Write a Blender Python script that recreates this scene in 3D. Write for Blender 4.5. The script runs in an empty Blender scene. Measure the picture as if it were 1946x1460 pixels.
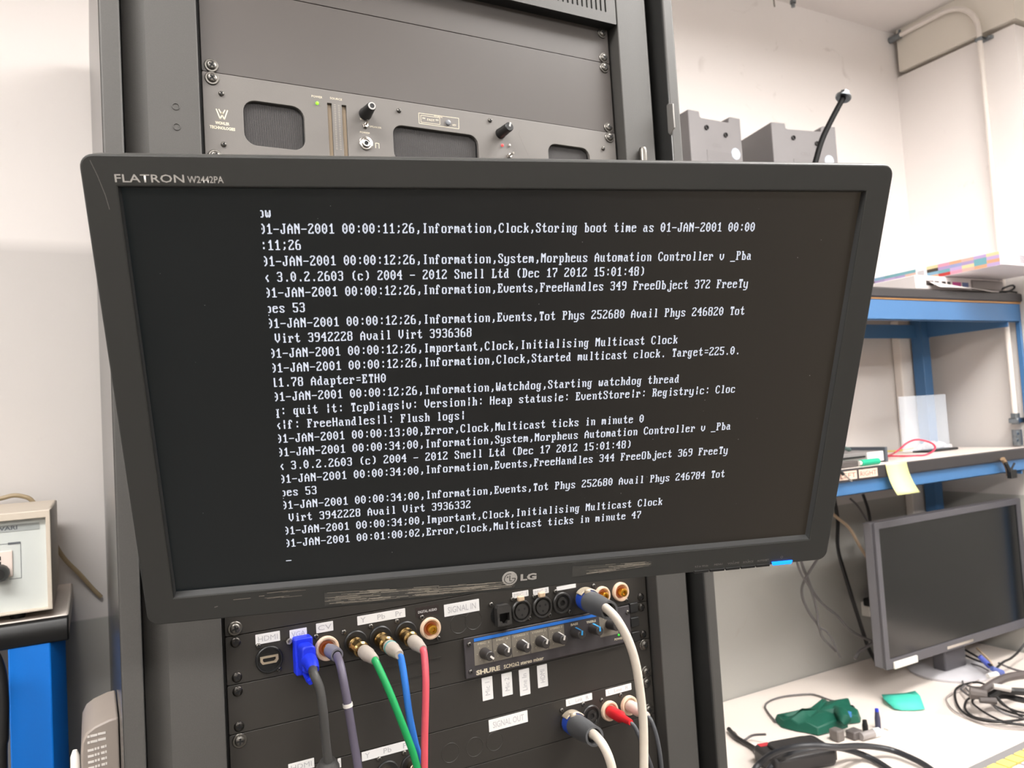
import bpy, bmesh, math, random
from mathutils import Vector, Matrix
random.seed(7)
sc = bpy.context.scene
COL = sc.collection

# ------------------------------------------------------------------ camera, light, exposure
FPX, IW, IH = 1479.476, 1946.0, 1460.0
CAM = Vector((-0.3442, -0.7712, 1.4797))
RT = Vector((0.87844008, -0.47394434, -0.06099012))
DN = Vector((-0.02912187, 0.0742994, -0.99681067))
FW = Vector((0.4769643, 0.87741459, 0.05146542))
cd = bpy.data.cameras.new('camera'); co = bpy.data.objects.new('camera', cd); COL.objects.link(co)
cd.sensor_fit = 'HORIZONTAL'; cd.sensor_width = 36.0; cd.lens = FPX / IW * 36.0
cd.clip_start = 0.02; cd.clip_end = 50
co.matrix_world = Matrix(((RT.x, -DN.x, -FW.x, CAM.x), (RT.y, -DN.y, -FW.y, CAM.y), (RT.z, -DN.z, -FW.z, CAM.z), (0, 0, 0, 1)))
cd.dof.use_dof = True; cd.dof.focus_distance = 0.68; cd.dof.aperture_fstop = 13.0
sc.camera = co

w = bpy.data.worlds.new('world'); sc.world = w; w.use_nodes = True
w.node_tree.nodes['Background'].inputs[0].default_value = (1.0, 0.94, 0.88, 1)
w.node_tree.nodes['Background'].inputs[1].default_value = 0.3
def area(name, loc, sx, sy, power, col=(1.0, 0.99, 0.975), rot=(0, 0, 0)):
    l = bpy.data.lights.new(name, 'AREA'); l.shape = 'RECTANGLE'; l.size = sx; l.size_y = sy; l.energy = power; l.color = col
    o = bpy.data.objects.new(name, l); o.location = loc; o.rotation_euler = rot; COL.objects.link(o); return o
CEIL = 2.64
LZ = CEIL - 0.14          # height of the ceiling tubes; uplights over them are added to brighten the ceiling
for x_, y_, sx_, pw_ in ((0.98, -0.40, 1.2, 31), (-1.0, -0.62, 1.2, 30), (0.2, -2.3, 2.4, 56), (-2.2, -2.3, 1.2, 24), (2.8, -1.6, 1.2, 40)):
    area('ceiling_tube_light', (x_, y_, LZ), sx_, 0.3, pw_)
    area('added_ceiling_uplight', (x_, y_, LZ + 0.03), sx_, 0.3, pw_ * 0.6, rot=(math.pi, 0, 0))
sc.view_settings.view_transform = 'Standard'; sc.view_settings.look = 'None'
sc.view_settings.exposure = 0.14; sc.view_settings.gamma = 1.0
sc.view_settings.use_curve_mapping = False
sc.render.film_transparent = False

# ------------------------------------------------------------------ measuring helpers (pixel of the photo -> point on a real plane)
def _ray(u, v):
    return (RT * ((u - IW / 2) / FPX) + DN * ((v - IH / 2) / FPX) + FW).normalized()
def ay(u, v, y):
    d = _ray(u, v); return CAM + d * ((y - CAM.y) / d.y)
def az(u, v, z):
    d = _ray(u, v); return CAM + d * ((z - CAM.z) / d.z)
def ax(u, v, x):
    d = _ray(u, v); return CAM + d * ((x - CAM.x) / d.x)

# ------------------------------------------------------------------ materials
def lin(c):
    c = c / 255.0
    return c / 12.92 if c <= 0.04045 else ((c + 0.055) / 1.055) ** 2.4
def rgb(r, g, b): return (lin(r), lin(g), lin(b), 1.0)
MATS = {}
def mat(name, c, rough=0.5, metal=0.0, var=0.06, vscale=30.0, bump=0.0, bscale=400.0, emit=0.0, ecol=None, spec=0.5, coat=0.0):
    if name in MATS: return MATS[name]
    m = bpy.data.materials.new(name); m.use_nodes = True
    nt = m.node_tree; b = nt.nodes['Principled BSDF']
    b.inputs['Roughness'].default_value = rough; b.inputs['Metallic'].default_value = metal
    b.inputs['Specular IOR Level'].default_value = spec
    b.inputs['Coat Weight'].default_value = coat
    col = rgb(*c)
    b.inputs['Base Color'].default_value = col
    tc = nt.nodes.new('ShaderNodeTexCoord')
    if var > 0:
        n = nt.nodes.new('ShaderNodeTexNoise'); n.inputs['Scale'].default_value = vscale; n.inputs['Detail'].default_value = 4
        nt.links.new(tc.outputs['Object'], n.inputs['Vector'])
        mx = nt.nodes.new('ShaderNodeMix'); mx.data_type = 'RGBA'
        mx.inputs[6].default_value = tuple(x * (1 - var) for x in col[:3]) + (1,)
        mx.inputs[7].default_value = tuple(min(1, x * (1 + var)) for x in col[:3]) + (1,)
        nt.links.new(n.outputs['Fac'], mx.inputs[0]); nt.links.new(mx.outputs[2], b.inputs['Base Color'])
    if bump > 0:
        n2 = nt.nodes.new('ShaderNodeTexNoise'); n2.inputs['Scale'].default_value = bscale; n2.inputs['Detail'].default_value = 2
        nt.links.new(tc.outputs['Object'], n2.inputs['Vector'])
        bp = nt.nodes.new('ShaderNodeBump'); bp.inputs['Strength'].default_value = bump; bp.inputs['Distance'].default_value = 0.0005
        nt.links.new(n2.outputs['Fac'], bp.inputs['Height']); nt.links.new(bp.outputs['Normal'], b.inputs['Normal'])
    if emit > 0:
        b.inputs['Emission Color'].default_value = rgb(*(ecol or c)); b.inputs['Emission Strength'].default_value = emit
    MATS[name] = m
    return m

# ------------------------------------------------------------------ object helpers
MW = {}
def props(o, label=None, cat=None, group=None, kind=None):
    if label: o['label'] = label
    if cat: o['category'] = cat
    if group: o['group'] = group
    if kind: o['kind'] = kind
    return o
def thing(name, label, cat, loc=(0, 0, 0), group=None, mw=None):
    o = bpy.data.objects.new(name, None); COL.objects.link(o); o.empty_display_size = 0.05
    m = mw.copy() if mw is not None else Matrix.Translation(Vector(loc))
    o.matrix_basis = m; MW[o.name] = m
    return props(o, label, cat, group)
def link(name, me, m, parent=None, label=None, frame=None):
    """link a mesh given in world coordinates (or in FRAME's coordinates); its origin goes to its middle"""
    if len(me.vertices):
        lo = Vector([min(v.co[i] for v in me.vertices) for i in range(3)]); hi = Vector([max(v.co[i] for v in me.vertices) for i in range(3)])
        c = (lo + hi) / 2
    else: c = Vector()
    me.transform(Matrix.Translation(-c))
    w_ = (frame if frame is not None else Matrix.Identity(4)) @ Matrix.Translation(c)
    o = bpy.data.objects.new(name, me); COL.objects.link(o)
    if m is not None:
        if len(me.materials): me.materials.clear()
        for x in (m if isinstance(m, (list, tuple)) else [m]): me.materials.append(x)
    if parent is not None:
        o.parent = parent; o.matrix_basis = MW[parent.name].inverted() @ w_
    else: o.matrix_basis = w_
    MW[o.name] = w_
    if label: o['label'] = label
    return o
class MB:
    def __init__(s): s.bm = bmesh.new(); s.mi = 0
    def _mk(s, pts, faces, smooth=False):
        vs = [s.bm.verts.new(p) for p in pts]
        for f in faces:
            try:
                fc = s.bm.faces.new([vs[i] for i in f]); fc.material_index = s.mi; fc.smooth = smooth
            except ValueError: pass
        return vs
    def box(s, x0, x1, y0, y1, z0, z1, M=None):
        p = [Vector((x, y, z)) for z in (z0, z1) for y in (y0, y1) for x in (x0, x1)]
        if M is not None: p = [M @ q for q in p]
        s._mk(p, [(0, 2, 3, 1), (4, 5, 7, 6), (0, 1, 5, 4), (2, 6, 7, 3), (0, 4, 6, 2), (1, 3, 7, 5)]); return s
    def quad(s, a, b, c, d): s._mk([a, b, c, d], [(0, 1, 2, 3)]); return s
    def prism(s, poly, axis_a, axis_b, axis_h, o, h0, h1):
        """polygon in the (axis_a, axis_b) plane at o, extruded along axis_h from h0 to h1"""
        n = len(poly)
        p = [o + axis_a * a + axis_b * b + axis_h * h0 for a, b in poly] + [o + axis_a * a + axis_b * b + axis_h * h1 for a, b in poly]
        s._mk(p, [tuple(range(n))[::-1], tuple(range(n, 2 * n))] + [(i, (i + 1) % n, n + (i + 1) % n, n + i) for i in range(n)]); return s
    def tube(s, pts, r, n=10, caps=True, r1=None):
        pts = [Vector(p) for p in pts]; k = len(pts); rings = []
        t0 = (pts[1] - pts[0]).normalized()
        up = Vector((0, 0, 1)) if abs(t0.z) < 0.9 else Vector((1, 0, 0))
        nrm = t0.cross(up).normalized()
        for i in range(k):
            t = (pts[min(i + 1, k - 1)] - pts[max(i - 1, 0)])
            t = t.normalized() if t.length > 1e-9 else t0
            nrm = (nrm - t * nrm.dot(t)); nrm = nrm.normalized() if nrm.length > 1e-9 else t.orthogonal().normalized()
            bn = t.cross(nrm)
            rr = (r[i] if isinstance(r, (list, tuple)) else (r if r1 is None else r + (r1 - r) * i / (k - 1)))
            rings.append([s.bm.verts.new(pts[i] + (nrm * math.cos(2 * math.pi * j / n) + bn * math.sin(2 * math.pi * j / n)) * rr) for j in range(n)])
        for i in range(k - 1):
            for j in range(n):
                f = s.bm.faces.new((rings[i][j], rings[i][(j + 1) % n], rings[i + 1][(j + 1) % n], rings[i + 1][j])); f.smooth = True; f.material_index = s.mi
        if caps:
            f = s.bm.faces.new(rings[0][::-1]); f.material_index = s.mi
            f = s.bm.faces.new(rings[-1]); f.material_index = s.mi
        return s
    def lathe(s, o, axis, prof, n=20):
        """prof: list of (distance along axis, radius)"""
        axis = Vector(axis).normalized(); a = axis.orthogonal().normalized(); b = axis.cross(a); o = Vector(o)
        rings = []
        for h, r in prof:
            if r < 1e-7: rings.append([s.bm.verts.new(o + axis * h)])
            else: rings.append([s.bm.verts.new(o + axis * h + (a * math.cos(2 * math.pi * j / n) + b * math.sin(2 * math.pi * j / n)) * r) for j in range(n)])
        for i in range(len(rings) - 1):
            A, B = rings[i], rings[i + 1]
            for j in range(n):
                q = (j + 1) % n
                if len(A) == 1 and len(B) == 1: continue
                vs = [A[0], B[q], B[j]] if len(A) == 1 else ([A[j], A[q], B[0]] if len(B) == 1 else [A[j], A[q], B[q], B[j]])
                try:
                    f = s.bm.faces.new(vs); f.smooth = True; f.material_index = s.mi
                except ValueError: pass
        return s
    def build(s, name, m, parent=None, label=None, bevel=0.0, seg=2, frame=None, smooth=True, weld=False, solid=0.0):
        if weld: bmesh.ops.remove_doubles(s.bm, verts=s.bm.verts, dist=1e-5)
        if not solid: bmesh.ops.recalc_face_normals(s.bm, faces=s.bm.faces)
        me = bpy.data.meshes.new(name); s.bm.to_mesh(me); s.bm.free()
        o = link(name, me, m, parent, label, frame)
        if solid:
            md = o.modifiers.new('solid', 'SOLIDIFY'); md.thickness = solid; md.offset = 0
        if bevel > 0:
            md = o.modifiers.new('bevel', 'BEVEL'); md.width = bevel; md.segments = seg; md.limit_method = 'ANGLE'; md.angle_limit = math.radians(40)
            for p in me.polygons: p.use_smooth = True
        if smooth: me.set_sharp_from_angle(angle=math.radians(35))
        return o
def spline(pts, k=8):
    pts = [Vector(p) for p in pts]; out = []
    P = [pts[0] * 2 - pts[1]] + pts + [pts[-1] * 2 - pts[-2]]
    for i in range(1, len(P) - 2):
        a, b, c, d = P[i - 1], P[i], P[i + 1], P[i + 2]
        for j in range(k):
            t = j / k
            out.append(0.5 * ((2 * b) + (c - a) * t + (2 * a - 5 * b + 4 * c - d) * t * t + (3 * b - a - 3 * c + d) * t ** 3))
    out.append(pts[-1]); return out
def rrect(x0, x1, z0, z1, r, n=6):
    out = []
    for cx, cz, a in ((x1 - r, z1 - r, 0), (x0 + r, z1 - r, 90), (x0 + r, z0 + r, 180), (x1 - r, z0 + r, 270)):
        for i in range(n + 1):
            t = math.radians(a + 90 * i / n); out.append((cx + r * math.cos(t), cz + r * math.sin(t)))
    return out
def plate(name, outline, holes, y0, y1, m, parent, label=None, frame=None, bev=0.0):
    """flat plate in the x-z plane from y0 (front) to y1 (back), with holes"""
    cu = bpy.data.curves.new('tmp', 'CURVE'); cu.dimensions = '2D'; cu.fill_mode = 'BOTH'; cu.extrude = (y1 - y0) / 2 - bev; cu.bevel_depth = bev; cu.bevel_resolution = 1
    if bev: cu.offset = -bev
    for poly in [outline] + list(holes):
        sp = cu.splines.new('POLY'); sp.points.add(len(poly) - 1); sp.use_cyclic_u = True
        for i, (a, b) in enumerate(poly): sp.points[i].co = (a, b, 0, 1)
    ob = bpy.data.objects.new('tmp', cu)
    me = bpy.data.meshes.new_from_object(ob); bpy.data.objects.remove(ob); bpy.data.curves.remove(cu)
    me.transform(Matrix(((1, 0, 0, 0), (0, 0, -1, (y0 + y1) / 2), (0, 1, 0, 0), (0, 0, 0, 1))))
    me.name = name
    o = link(name, me, m, parent, label, frame)
    me.set_sharp_from_angle(angle=math.radians(30))
    return o
def text_mesh(body, bold=0.0, shear=0.0, res=2):
    cu = bpy.data.curves.new('tmp', 'FONT'); cu.body = body; cu.size = 1; cu.offset = bold; cu.shear = shear; cu.resolution_u = res
    ob = bpy.data.objects.new('tmp', cu); me = bpy.data.meshes.new_from_object(ob)
    bpy.data.objects.remove(ob); bpy.data.curves.remove(cu); return me
def fit(me, x0, x1, z0, z1):
    """scale a flat text mesh (x-y) into the box x0..x1, z0..z1 (still x-y)"""
    xs = [v.co.x for v in me.vertices]; ys = [v.co.y for v in me.vertices]
    sx = (x1 - x0) / max(1e-9, max(xs) - min(xs)); sy = (z1 - z0) / max(1e-9, max(ys) - min(ys)); mx, my = min(xs), min(ys)
    for v in me.vertices: v.co = ((v.co.x - mx) * sx + x0, (v.co.y - my) * sy + z0, 0)
    return me
XZ = lambda y: Matrix(((1, 0, 0, 0), (0, 0, -1, y), (0, 1, 0, 0), (0, 0, 0, 1)))
def text_on(name, body, x0, x1, z0, z1, y, m, parent, bold=0.0, rot90=False, frame=None, label=None, shear=0.0):
    me = text_mesh(body, bold, shear)
    if rot90: me.transform(Matrix.Rotation(math.pi / 2, 4, 'Z'))
    fit(me, x0, x1, z0, z1); me.transform(XZ(y)); me.name = name
    return link(name, me, m, parent, label, frame)
def joined_text(name, items, y, m, parent, frame=None, label=None):
    """several words printed on one surface as one mesh; items = (body, x0, x1, z0, z1[, bold])"""
    bm = bmesh.new()
    for it in items:
        me = fit(text_mesh(it[0], it[5] if len(it) > 5 else 0.0), *it[1:5]); me.transform(XZ(y)); bm.from_mesh(me); bpy.data.meshes.remove(me)
    me = bpy.data.meshes.new(name); bm.to_mesh(me); bm.free()
    return link(name, me, m, parent, label, frame)
def rot_to(d, o, up=Vector((0, 0, 1))):
    """frame at o whose local y axis points along d (local z near up)"""
    y = Vector(d).normalized(); x = y.cross(up).normalized(); z = x.cross(y)
    return Matrix(((x.x, y.x, z.x, o[0]), (x.y, y.y, z.y, o[1]), (x.z, y.z, z.z, o[2]), (0, 0, 0, 1)))
VX, VY, VZ = Vector((1, 0, 0)), Vector((0, 1, 0)), Vector((0, 0, 1))
# ------------------------------------------------------------------ the room
YB, XR, YF = 0.739, 1.925, 0.383
def wall_mat():
    m = bpy.data.materials.new('painted_wall'); m.use_nodes = True; nt = m.node_tree; b = nt.nodes['Principled BSDF']
    b.inputs['Roughness'].default_value = 0.65; b.inputs['Specular IOR Level'].default_value = 0.3
    g = nt.nodes.new('ShaderNodeNewGeometry'); sx = nt.nodes.new('ShaderNodeSeparateXYZ'); nt.links.new(g.outputs['Position'], sx.inputs[0])
    n = nt.nodes.new('ShaderNodeTexNoise'); n.inputs['Scale'].default_value = 2.5; n.inputs['Detail'].default_value = 5; nt.links.new(g.outputs['Position'], n.inputs['Vector'])
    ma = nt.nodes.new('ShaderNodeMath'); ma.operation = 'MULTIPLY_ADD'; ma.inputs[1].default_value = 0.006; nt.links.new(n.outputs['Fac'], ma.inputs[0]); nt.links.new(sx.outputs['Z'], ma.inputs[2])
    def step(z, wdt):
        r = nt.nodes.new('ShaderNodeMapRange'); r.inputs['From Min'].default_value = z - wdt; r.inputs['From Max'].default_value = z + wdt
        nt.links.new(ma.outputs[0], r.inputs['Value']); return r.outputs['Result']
    def mix(f, a, bb):
        x = nt.nodes.new('ShaderNodeMix'); x.data_type = 'RGBA'
        if isinstance(f, float): x.inputs[0].default_value = f
        else: nt.links.new(f, x.inputs[0])
        for i, q in ((6, a), (7, bb)):
            if isinstance(q, tuple): x.inputs[i].default_value = q
            else: nt.links.new(q, x.inputs[i])
        return x.outputs[2]
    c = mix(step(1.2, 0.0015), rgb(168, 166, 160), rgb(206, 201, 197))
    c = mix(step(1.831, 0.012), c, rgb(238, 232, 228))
    # faint scuffs and hairlines of the old paint
    n2 = nt.nodes.new('ShaderNodeTexNoise'); n2.inputs['Scale'].default_value = 9; n2.inputs['Detail'].default_value = 6; n2.inputs['Distortion'].default_value = 1.2; nt.links.new(g.outputs['Position'], n2.inputs['Vector'])
    r2 = nt.nodes.new('ShaderNodeMapRange'); r2.inputs['From Min'].default_value = 0.66; r2.inputs['From Max'].default_value = 0.76; r2.inputs['To Max'].default_value = 0.22; nt.links.new(n2.outputs['Fac'], r2.inputs['Value'])
    c = mix(r2.outputs['Result'], c, rgb(150, 135, 118))
    nt.links.new(c, b.inputs['Base Color'])
    bp = nt.nodes.new('ShaderNodeBump'); bp.inputs['Strength'].default_value = 0.15; bp.inputs['Distance'].default_value = 0.002
    n3 = nt.nodes.new('ShaderNodeTexNoise'); n3.inputs['Scale'].default_value = 60; nt.links.new(g.outputs['Position'], n3.inputs['Vector'])
    nt.links.new(n3.outputs['Fac'], bp.inputs['Height']); nt.links.new(bp.outputs['Normal'], b.inputs['Normal'])
    return m
WALL = wall_mat()
M_ceil = mat('ceiling_paint', (238, 232, 228), 0.8, var=0.05, vscale=3)
M_floor = mat('floor_vinyl', (96, 92, 87), 0.25, var=0.15, vscale=8)
def struct(name, mb, m, **k): return props(mb.build(name, m, smooth=False, **k), kind='structure')
struct('floor', MB().box(-3.3, 4.1, -4.1, 0.9, -0.1, 0), M_floor)
struct('ceiling', MB().box(-3.3, 4.1, -4.1, 0.9, CEIL, CEIL + 0.1), M_ceil)
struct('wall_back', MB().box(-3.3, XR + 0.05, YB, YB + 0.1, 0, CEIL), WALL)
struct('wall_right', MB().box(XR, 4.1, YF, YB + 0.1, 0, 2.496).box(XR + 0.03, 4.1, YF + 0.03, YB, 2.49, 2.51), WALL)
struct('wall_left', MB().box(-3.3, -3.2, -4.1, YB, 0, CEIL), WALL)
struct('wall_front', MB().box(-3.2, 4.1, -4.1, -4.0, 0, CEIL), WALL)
struct('wall_east', MB().box(4.0, 4.1, -4.0, YF, 0, CEIL), WALL)
M_fascia = mat('fascia_paint', (232, 225, 213), 0.6, var=0.05, vscale=5)
struct('trim_1', MB().box(XR - 0.008, 4.0, YF - 0.008, YB - 0.016, 2.508, CEIL), M_fascia)

# ------------------------------------------------------------------ equipment rack
Z0, U = 1.834, 0.04445
M_rack = mat('rack_powder_coat', (68, 66, 63), 0.62, var=0.12, vscale=900, bump=0.25, bscale=1500)
M_rackin = mat('rack_inner_black', (20, 21, 20), 0.5, var=0.1)
M_side = mat('rack_side_gloss', (48, 48, 47), 0.22, var=0.08, vscale=60)
M_panel = mat('panel_black_satin', (46, 43, 39), 0.45, var=0.07, vscale=12, bump=0.06, bscale=900)
M_anod = mat('blank_panel_black_anodised', (72, 67, 64), 0.36, var=0.09, vscale=7)
M_steel = mat('screw_steel', (112, 109, 104), 0.36, metal=1.0, var=0.15, vscale=200)
M_dsteel = mat('screw_dark_steel', (70, 67, 64), 0.32, metal=1.0, var=0.15, vscale=200)
M_black = mat('black_plastic', (24, 24, 24), 0.42, var=0.1)
M_blk = mat('flat_black', (10, 10, 10), 0.7, var=0.05)
rack = thing('equipment_rack', 'tall black equipment rack that fills the middle, panels screwed to its front', 'rack', (0, 0.33, 0))
MB().box(-0.328, -0.311, -0.028, 0.70, 0.0, 2.16).build('side_panel', [M_side, M_rack], rack, bevel=0.002)
MB().box(0.311, 0.328, -0.028, 0.70, 0.0, 2.16).build('side_panel', [M_side, M_rack], rack, bevel=0.003)
for o_ in rack.children:
    for p_ in o_.data.polygons:
        if abs(p_.normal.y) > 0.5: p_.material_index = 1
for s in (-1, 1):
    pr = [(-0.246, -0.017), (-0.2905, -0.017), (-0.3085, 0.003), (-0.3085, 0.05), (-0.246, 0.05)]
    if s < 0: pr[2] = (-0.3095, -0.0025)
    pr = [(x * -s, y) for x, y in pr]
    MB().prism(pr, VX, VY, VZ, Vector((0, 0, 0)), 0.06, 2.14).build('upright', M_rack, rack, bevel=0.0012, seg=2)
    a, b = sorted((s * 0.2455, s * 0.205))
    MB().box(a, b, 0.0045, 0.04, 0.06, 2.14).build('mounting_rail', M_rackin, rack)
MB().box(-0.311, 0.311, 0.69, 0.70, 0.0, 2.16).build('rear_panel', M_rackin, rack)
MB().box(-0.311, 0.311, -0.015, 0.69, 0.0, 0.06).build('base', M_rack, rack)
MB().box(-0.311, 0.311, -0.015, 0.69, 2.14, 2.16).build('top_panel', M_rack, rack)
# latch slot and its bright edge on the inside of the right side panel, hinge pin, two capped holes
q = [ax(u, v, 0.3106) for u, v in ((1268, 201), (1271, 197), (1280, 197), (1283, 243), (1280, 246), (1275, 257), (1271, 253))]
MB().prism([(p.y, p.z) for p in q], VY, VZ, VX, Vector((0, 0, 0)), 0.3092, 0.3112).build('latch_plate', mat('latch_zinc', (150, 147, 143), 0.4, metal=0.6), rack, bevel=0.0006)
p = ay(1222, 292, -0.0225)
MB().lathe(p - VZ * 0.02, VZ, [(0, 0.0001), (0, 0.0052), (0.024, 0.0052), (0.027, 0.0042), (0.029, 0.0)], 14).build('hinge_pin', M_steel, rack)
for u, v in ((334, 202.5), (336, 241)):
    p = ay(u, v, -0.0172)
    MB().lathe(p + VY * 0.001, -VY, [(0, 0.0034), (0.0012, 0.0034), (0.0014, 0.0029), (0.0007, 0.0024), (0.0007, 0.0)], 18).build('hole_plug', M_rack, rack)

def screw_mesh(name, washer=True, r=0.0046):
    mb = MB()
    h0 = 0.0
    if washer:
        mb.lathe((0, 0, 0), -VY, [(0, 0.0066), (0.0007, 0.0066), (0.0013, 0.0060), (0.0014, 0.0042)], 24); h0 = 0.0012
    mb.lathe((0, 0, 0), -VY, [(h0, r), (h0 + 0.0008, r * 0.98), (h0 + 0.0015, r * 0.84), (h0 + 0.002, r * 0.55), (h0 + 0.0021, 0)], 20)
    mb.mi = 1
    for a in (0.35, 0.35 + math.pi / 2):
        M = Matrix.Rotation(a, 4, 'Y'); w_ = r * 0.17
        mb.box(-r * 0.62, r * 0.62, -(h0 + 0.0022), -(h0 + 0.0012), -w_, w_, M)
    bmesh.ops.recalc_face_normals(mb.bm, faces=mb.bm.faces)
    me = bpy.data.meshes.new(name); mb.bm.to_mesh(me); mb.bm.free(); me.set_sharp_from_angle(angle=math.radians(35)); return me
SM_w, SM_p = screw_mesh('screw', True), screw_mesh('screw_plain', False)
SM_s = screw_mesh('small_screw', False, 0.0026)
for me_, m_ in ((SM_w, M_steel), (SM_p, M_dsteel), (SM_s, M_steel)):
    me_.materials.append(m_); me_.materials.append(M_blk)
def put_screw(me, p, parent, a=0.0, name='screw'):
    o = bpy.data.objects.new(name, me); COL.objects.link(o); o.parent = parent
    w_ = Matrix.Translation(p) @ Matrix.Rotation(a, 4, 'Y'); o.matrix_basis = MW[parent.name].inverted() @ w_; MW[o.name] = w_; return o
def panel(name, label, zt, zb, m, y0=-0.0015, y1=0.0042, skipl=(), plain=False, cat='rack panel', holes=(), group=None):
    t = thing(name, label, cat, (0, 0, zb), group)
    plate('faceplate', rrect(-0.2413, 0.2413, zb + 0.0003, zt - 0.0003, 0.0015, 2), holes, y0, y1, m, t, bev=0.0004)
    n = round((zt - zb) / U)
    zs = [zb + 0.00635, zt - 0.00635]
    for s in (-1, 1):
        for z in zs:
            put_screw(SM_p if plain else SM_w, Vector((s * 0.23255, y0, z)), t, random.uniform(-0.6, 0.9))
    return t
# cooling panel with slots at the top of the rack
zb = ay(1172, 47, -0.018).z
t = thing('vented_panel', 'grey vented rack panel with upright slots at the top edge, above the blank panels', 'rack panel', (0, 0, zb))
s0 = ay(1151, 23, -0.018); holes = []
for k in range(26):
    x = s0.x - 0.0069 * k; holes.append(rrect(x - 0.0012, x + 0.0012, s0.z, s0.z + 0.075, 0.0011, 3))
plate('faceplate', rrect(-0.2435, 0.2435, zb, 2.135, 0.001, 2), holes, -0.018, -0.0165, M_rack, t)
MB().box(-0.2435, 0.2435, -0.0165, 0.004, zb, zb + 0.0015).build('bottom_flange', M_rackin, t)
MB().box(-0.2435, 0.2435, 0.002, 0.004, zb + 0.0015, 2.135).build('inner_screen', M_blk, t)
panel('blank_panel', 'narrow blank black rack panel right under the vented panel', Z0 + 3 * U, Z0 + 2 * U, M_anod)
panel('blank_panel', 'blank black rack panel two units tall, above the speaker unit', Z0 + 2 * U, Z0, M_anod)
panel('blank_panel', 'tall blank black rack panel mostly hidden behind the big screen', Z0 - 2 * U, Z0 - 12 * U, M_panel)

# ------------------------------------------------------------------ the big screen in front of the rack
RM = ((0.9559939942745989, 0.2737183460815399, -0.10561131534681503), (-0.29332734802472527, 0.8845155292306726, -0.36275521422932683), (-0.0058779087845704705, 0.3777704932471162, 0.9258806103489535))
TM = (-0.0533, -0.2497, -0.329 + Z0)
MM = Matrix((RM[0] + (TM[0],), RM[1] + (TM[1],), RM[2] + (TM[2],), (0, 0, 0, 1)))
M_bez = mat('monitor_black_plastic', (48, 48, 46), 0.42, var=0.06, vscale=8, bump=0.12, bscale=1800)
M_print = mat('grey_print', (168, 164, 158), 0.4, var=0.03)
M_dprint = mat('dim_grey_print', (120, 117, 112), 0.4, var=0.03)
mon = thing('computer_monitor', 'big black widescreen monitor tilted down, showing white lines of boot log text', 'monitor', mw=MM)
def mplate(name, outline, holes, y0, y1, m, label=None, bev=0.0, parent=mon): return plate(name, outline, holes, y0, y1, m, parent, label, MM, bev)
mplate('bezel', rrect(-0.2862, 0.2862, -0.1737, 0.1708, 0.0085, 6), [[(-0.2655, -0.151), (0.2655, -0.151), (0.2655, 0.151), (-0.2655, 0.151)]], -0.006, 0.014, M_bez, bev=0.0012)
lip = MB(); F = [(-0.2655, -0.151), (0.2655, -0.151), (0.2655, 0.151), (-0.2655, 0.151)]; G = [(-0.2648, -0.1492), (0.2648, -0.1492), (0.2652, 0.1495), (-0.2652, 0.1495)]
for i in range(4):
    a, b = F[i], F[(i + 1) % 4]; c, d = G[(i + 1) % 4], G[i]
    lip.quad(Vector((a[0], -0.0055, a[1])), Vector((b[0], -0.0055, b[1])), Vector((c[0], 0.0008, c[1])), Vector((d[0], 0.0008, d[1])))
lip.build('bezel_lip', mat('monitor_lip_plastic', (62, 62, 62), 0.3, var=0.04), mon, frame=MM, smooth=False)
def screen_mat():
    m = mat('screen_panel_glass', (9, 10, 11), 0.34, var=0.0, spec=0.6)
    nt = m.node_tree; b = nt.nodes['Principled BSDF']
    # emission: panel black level plus painted-in room reflection, warmer and stronger at one end
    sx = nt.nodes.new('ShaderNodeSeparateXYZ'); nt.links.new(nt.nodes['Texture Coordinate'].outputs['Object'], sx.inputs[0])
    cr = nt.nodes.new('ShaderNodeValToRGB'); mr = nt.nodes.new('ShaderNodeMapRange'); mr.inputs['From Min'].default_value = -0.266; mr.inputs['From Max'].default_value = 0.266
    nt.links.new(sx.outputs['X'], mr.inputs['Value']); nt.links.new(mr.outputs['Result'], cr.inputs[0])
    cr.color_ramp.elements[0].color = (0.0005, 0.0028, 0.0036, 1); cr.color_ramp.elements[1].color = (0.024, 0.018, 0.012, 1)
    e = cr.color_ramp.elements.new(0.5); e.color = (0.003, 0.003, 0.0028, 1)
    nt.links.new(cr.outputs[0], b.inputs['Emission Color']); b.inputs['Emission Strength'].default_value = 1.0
    tc = nt.nodes['Texture Coordinate']; n = nt.nodes.new('ShaderNodeTexNoise'); n.inputs['Scale'].default_value = 6; n.inputs['Detail'].default_value = 6
    nt.links.new(tc.outputs['Object'], n.inputs['Vector']); r = nt.nodes.new('ShaderNodeMapRange'); r.inputs['To Min'].default_value = 0.3; r.inputs['To Max'].default_value = 0.42
    nt.links.new(n.outputs['Fac'], r.inputs['Value']); nt.links.new(r.outputs['Result'], b.inputs['Roughness'])
    return m
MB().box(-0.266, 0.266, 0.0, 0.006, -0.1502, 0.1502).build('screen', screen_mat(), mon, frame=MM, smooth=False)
bs = MB()
bs.prism(rrect(-0.279, 0.279, -0.166, 0.163, 0.012), VX, VZ, VY, Vector((0, 0, 0)), 0.014, 0.03)
bs.prism(rrect(-0.2, 0.2, -0.12, 0.12, 0.03), VX, VZ, VY, Vector((0, 0, 0)), 0.03, 0.05)
bs.build('back_shell', M_bez, mon, frame=MM, bevel=0.004)
arm = MB(); arm.box(-0.06, 0.06, 0.05, 0.06, -0.06, 0.06)
arm.build('mount_plate', M_black, mon, frame=MM, bevel=0.002)
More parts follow.
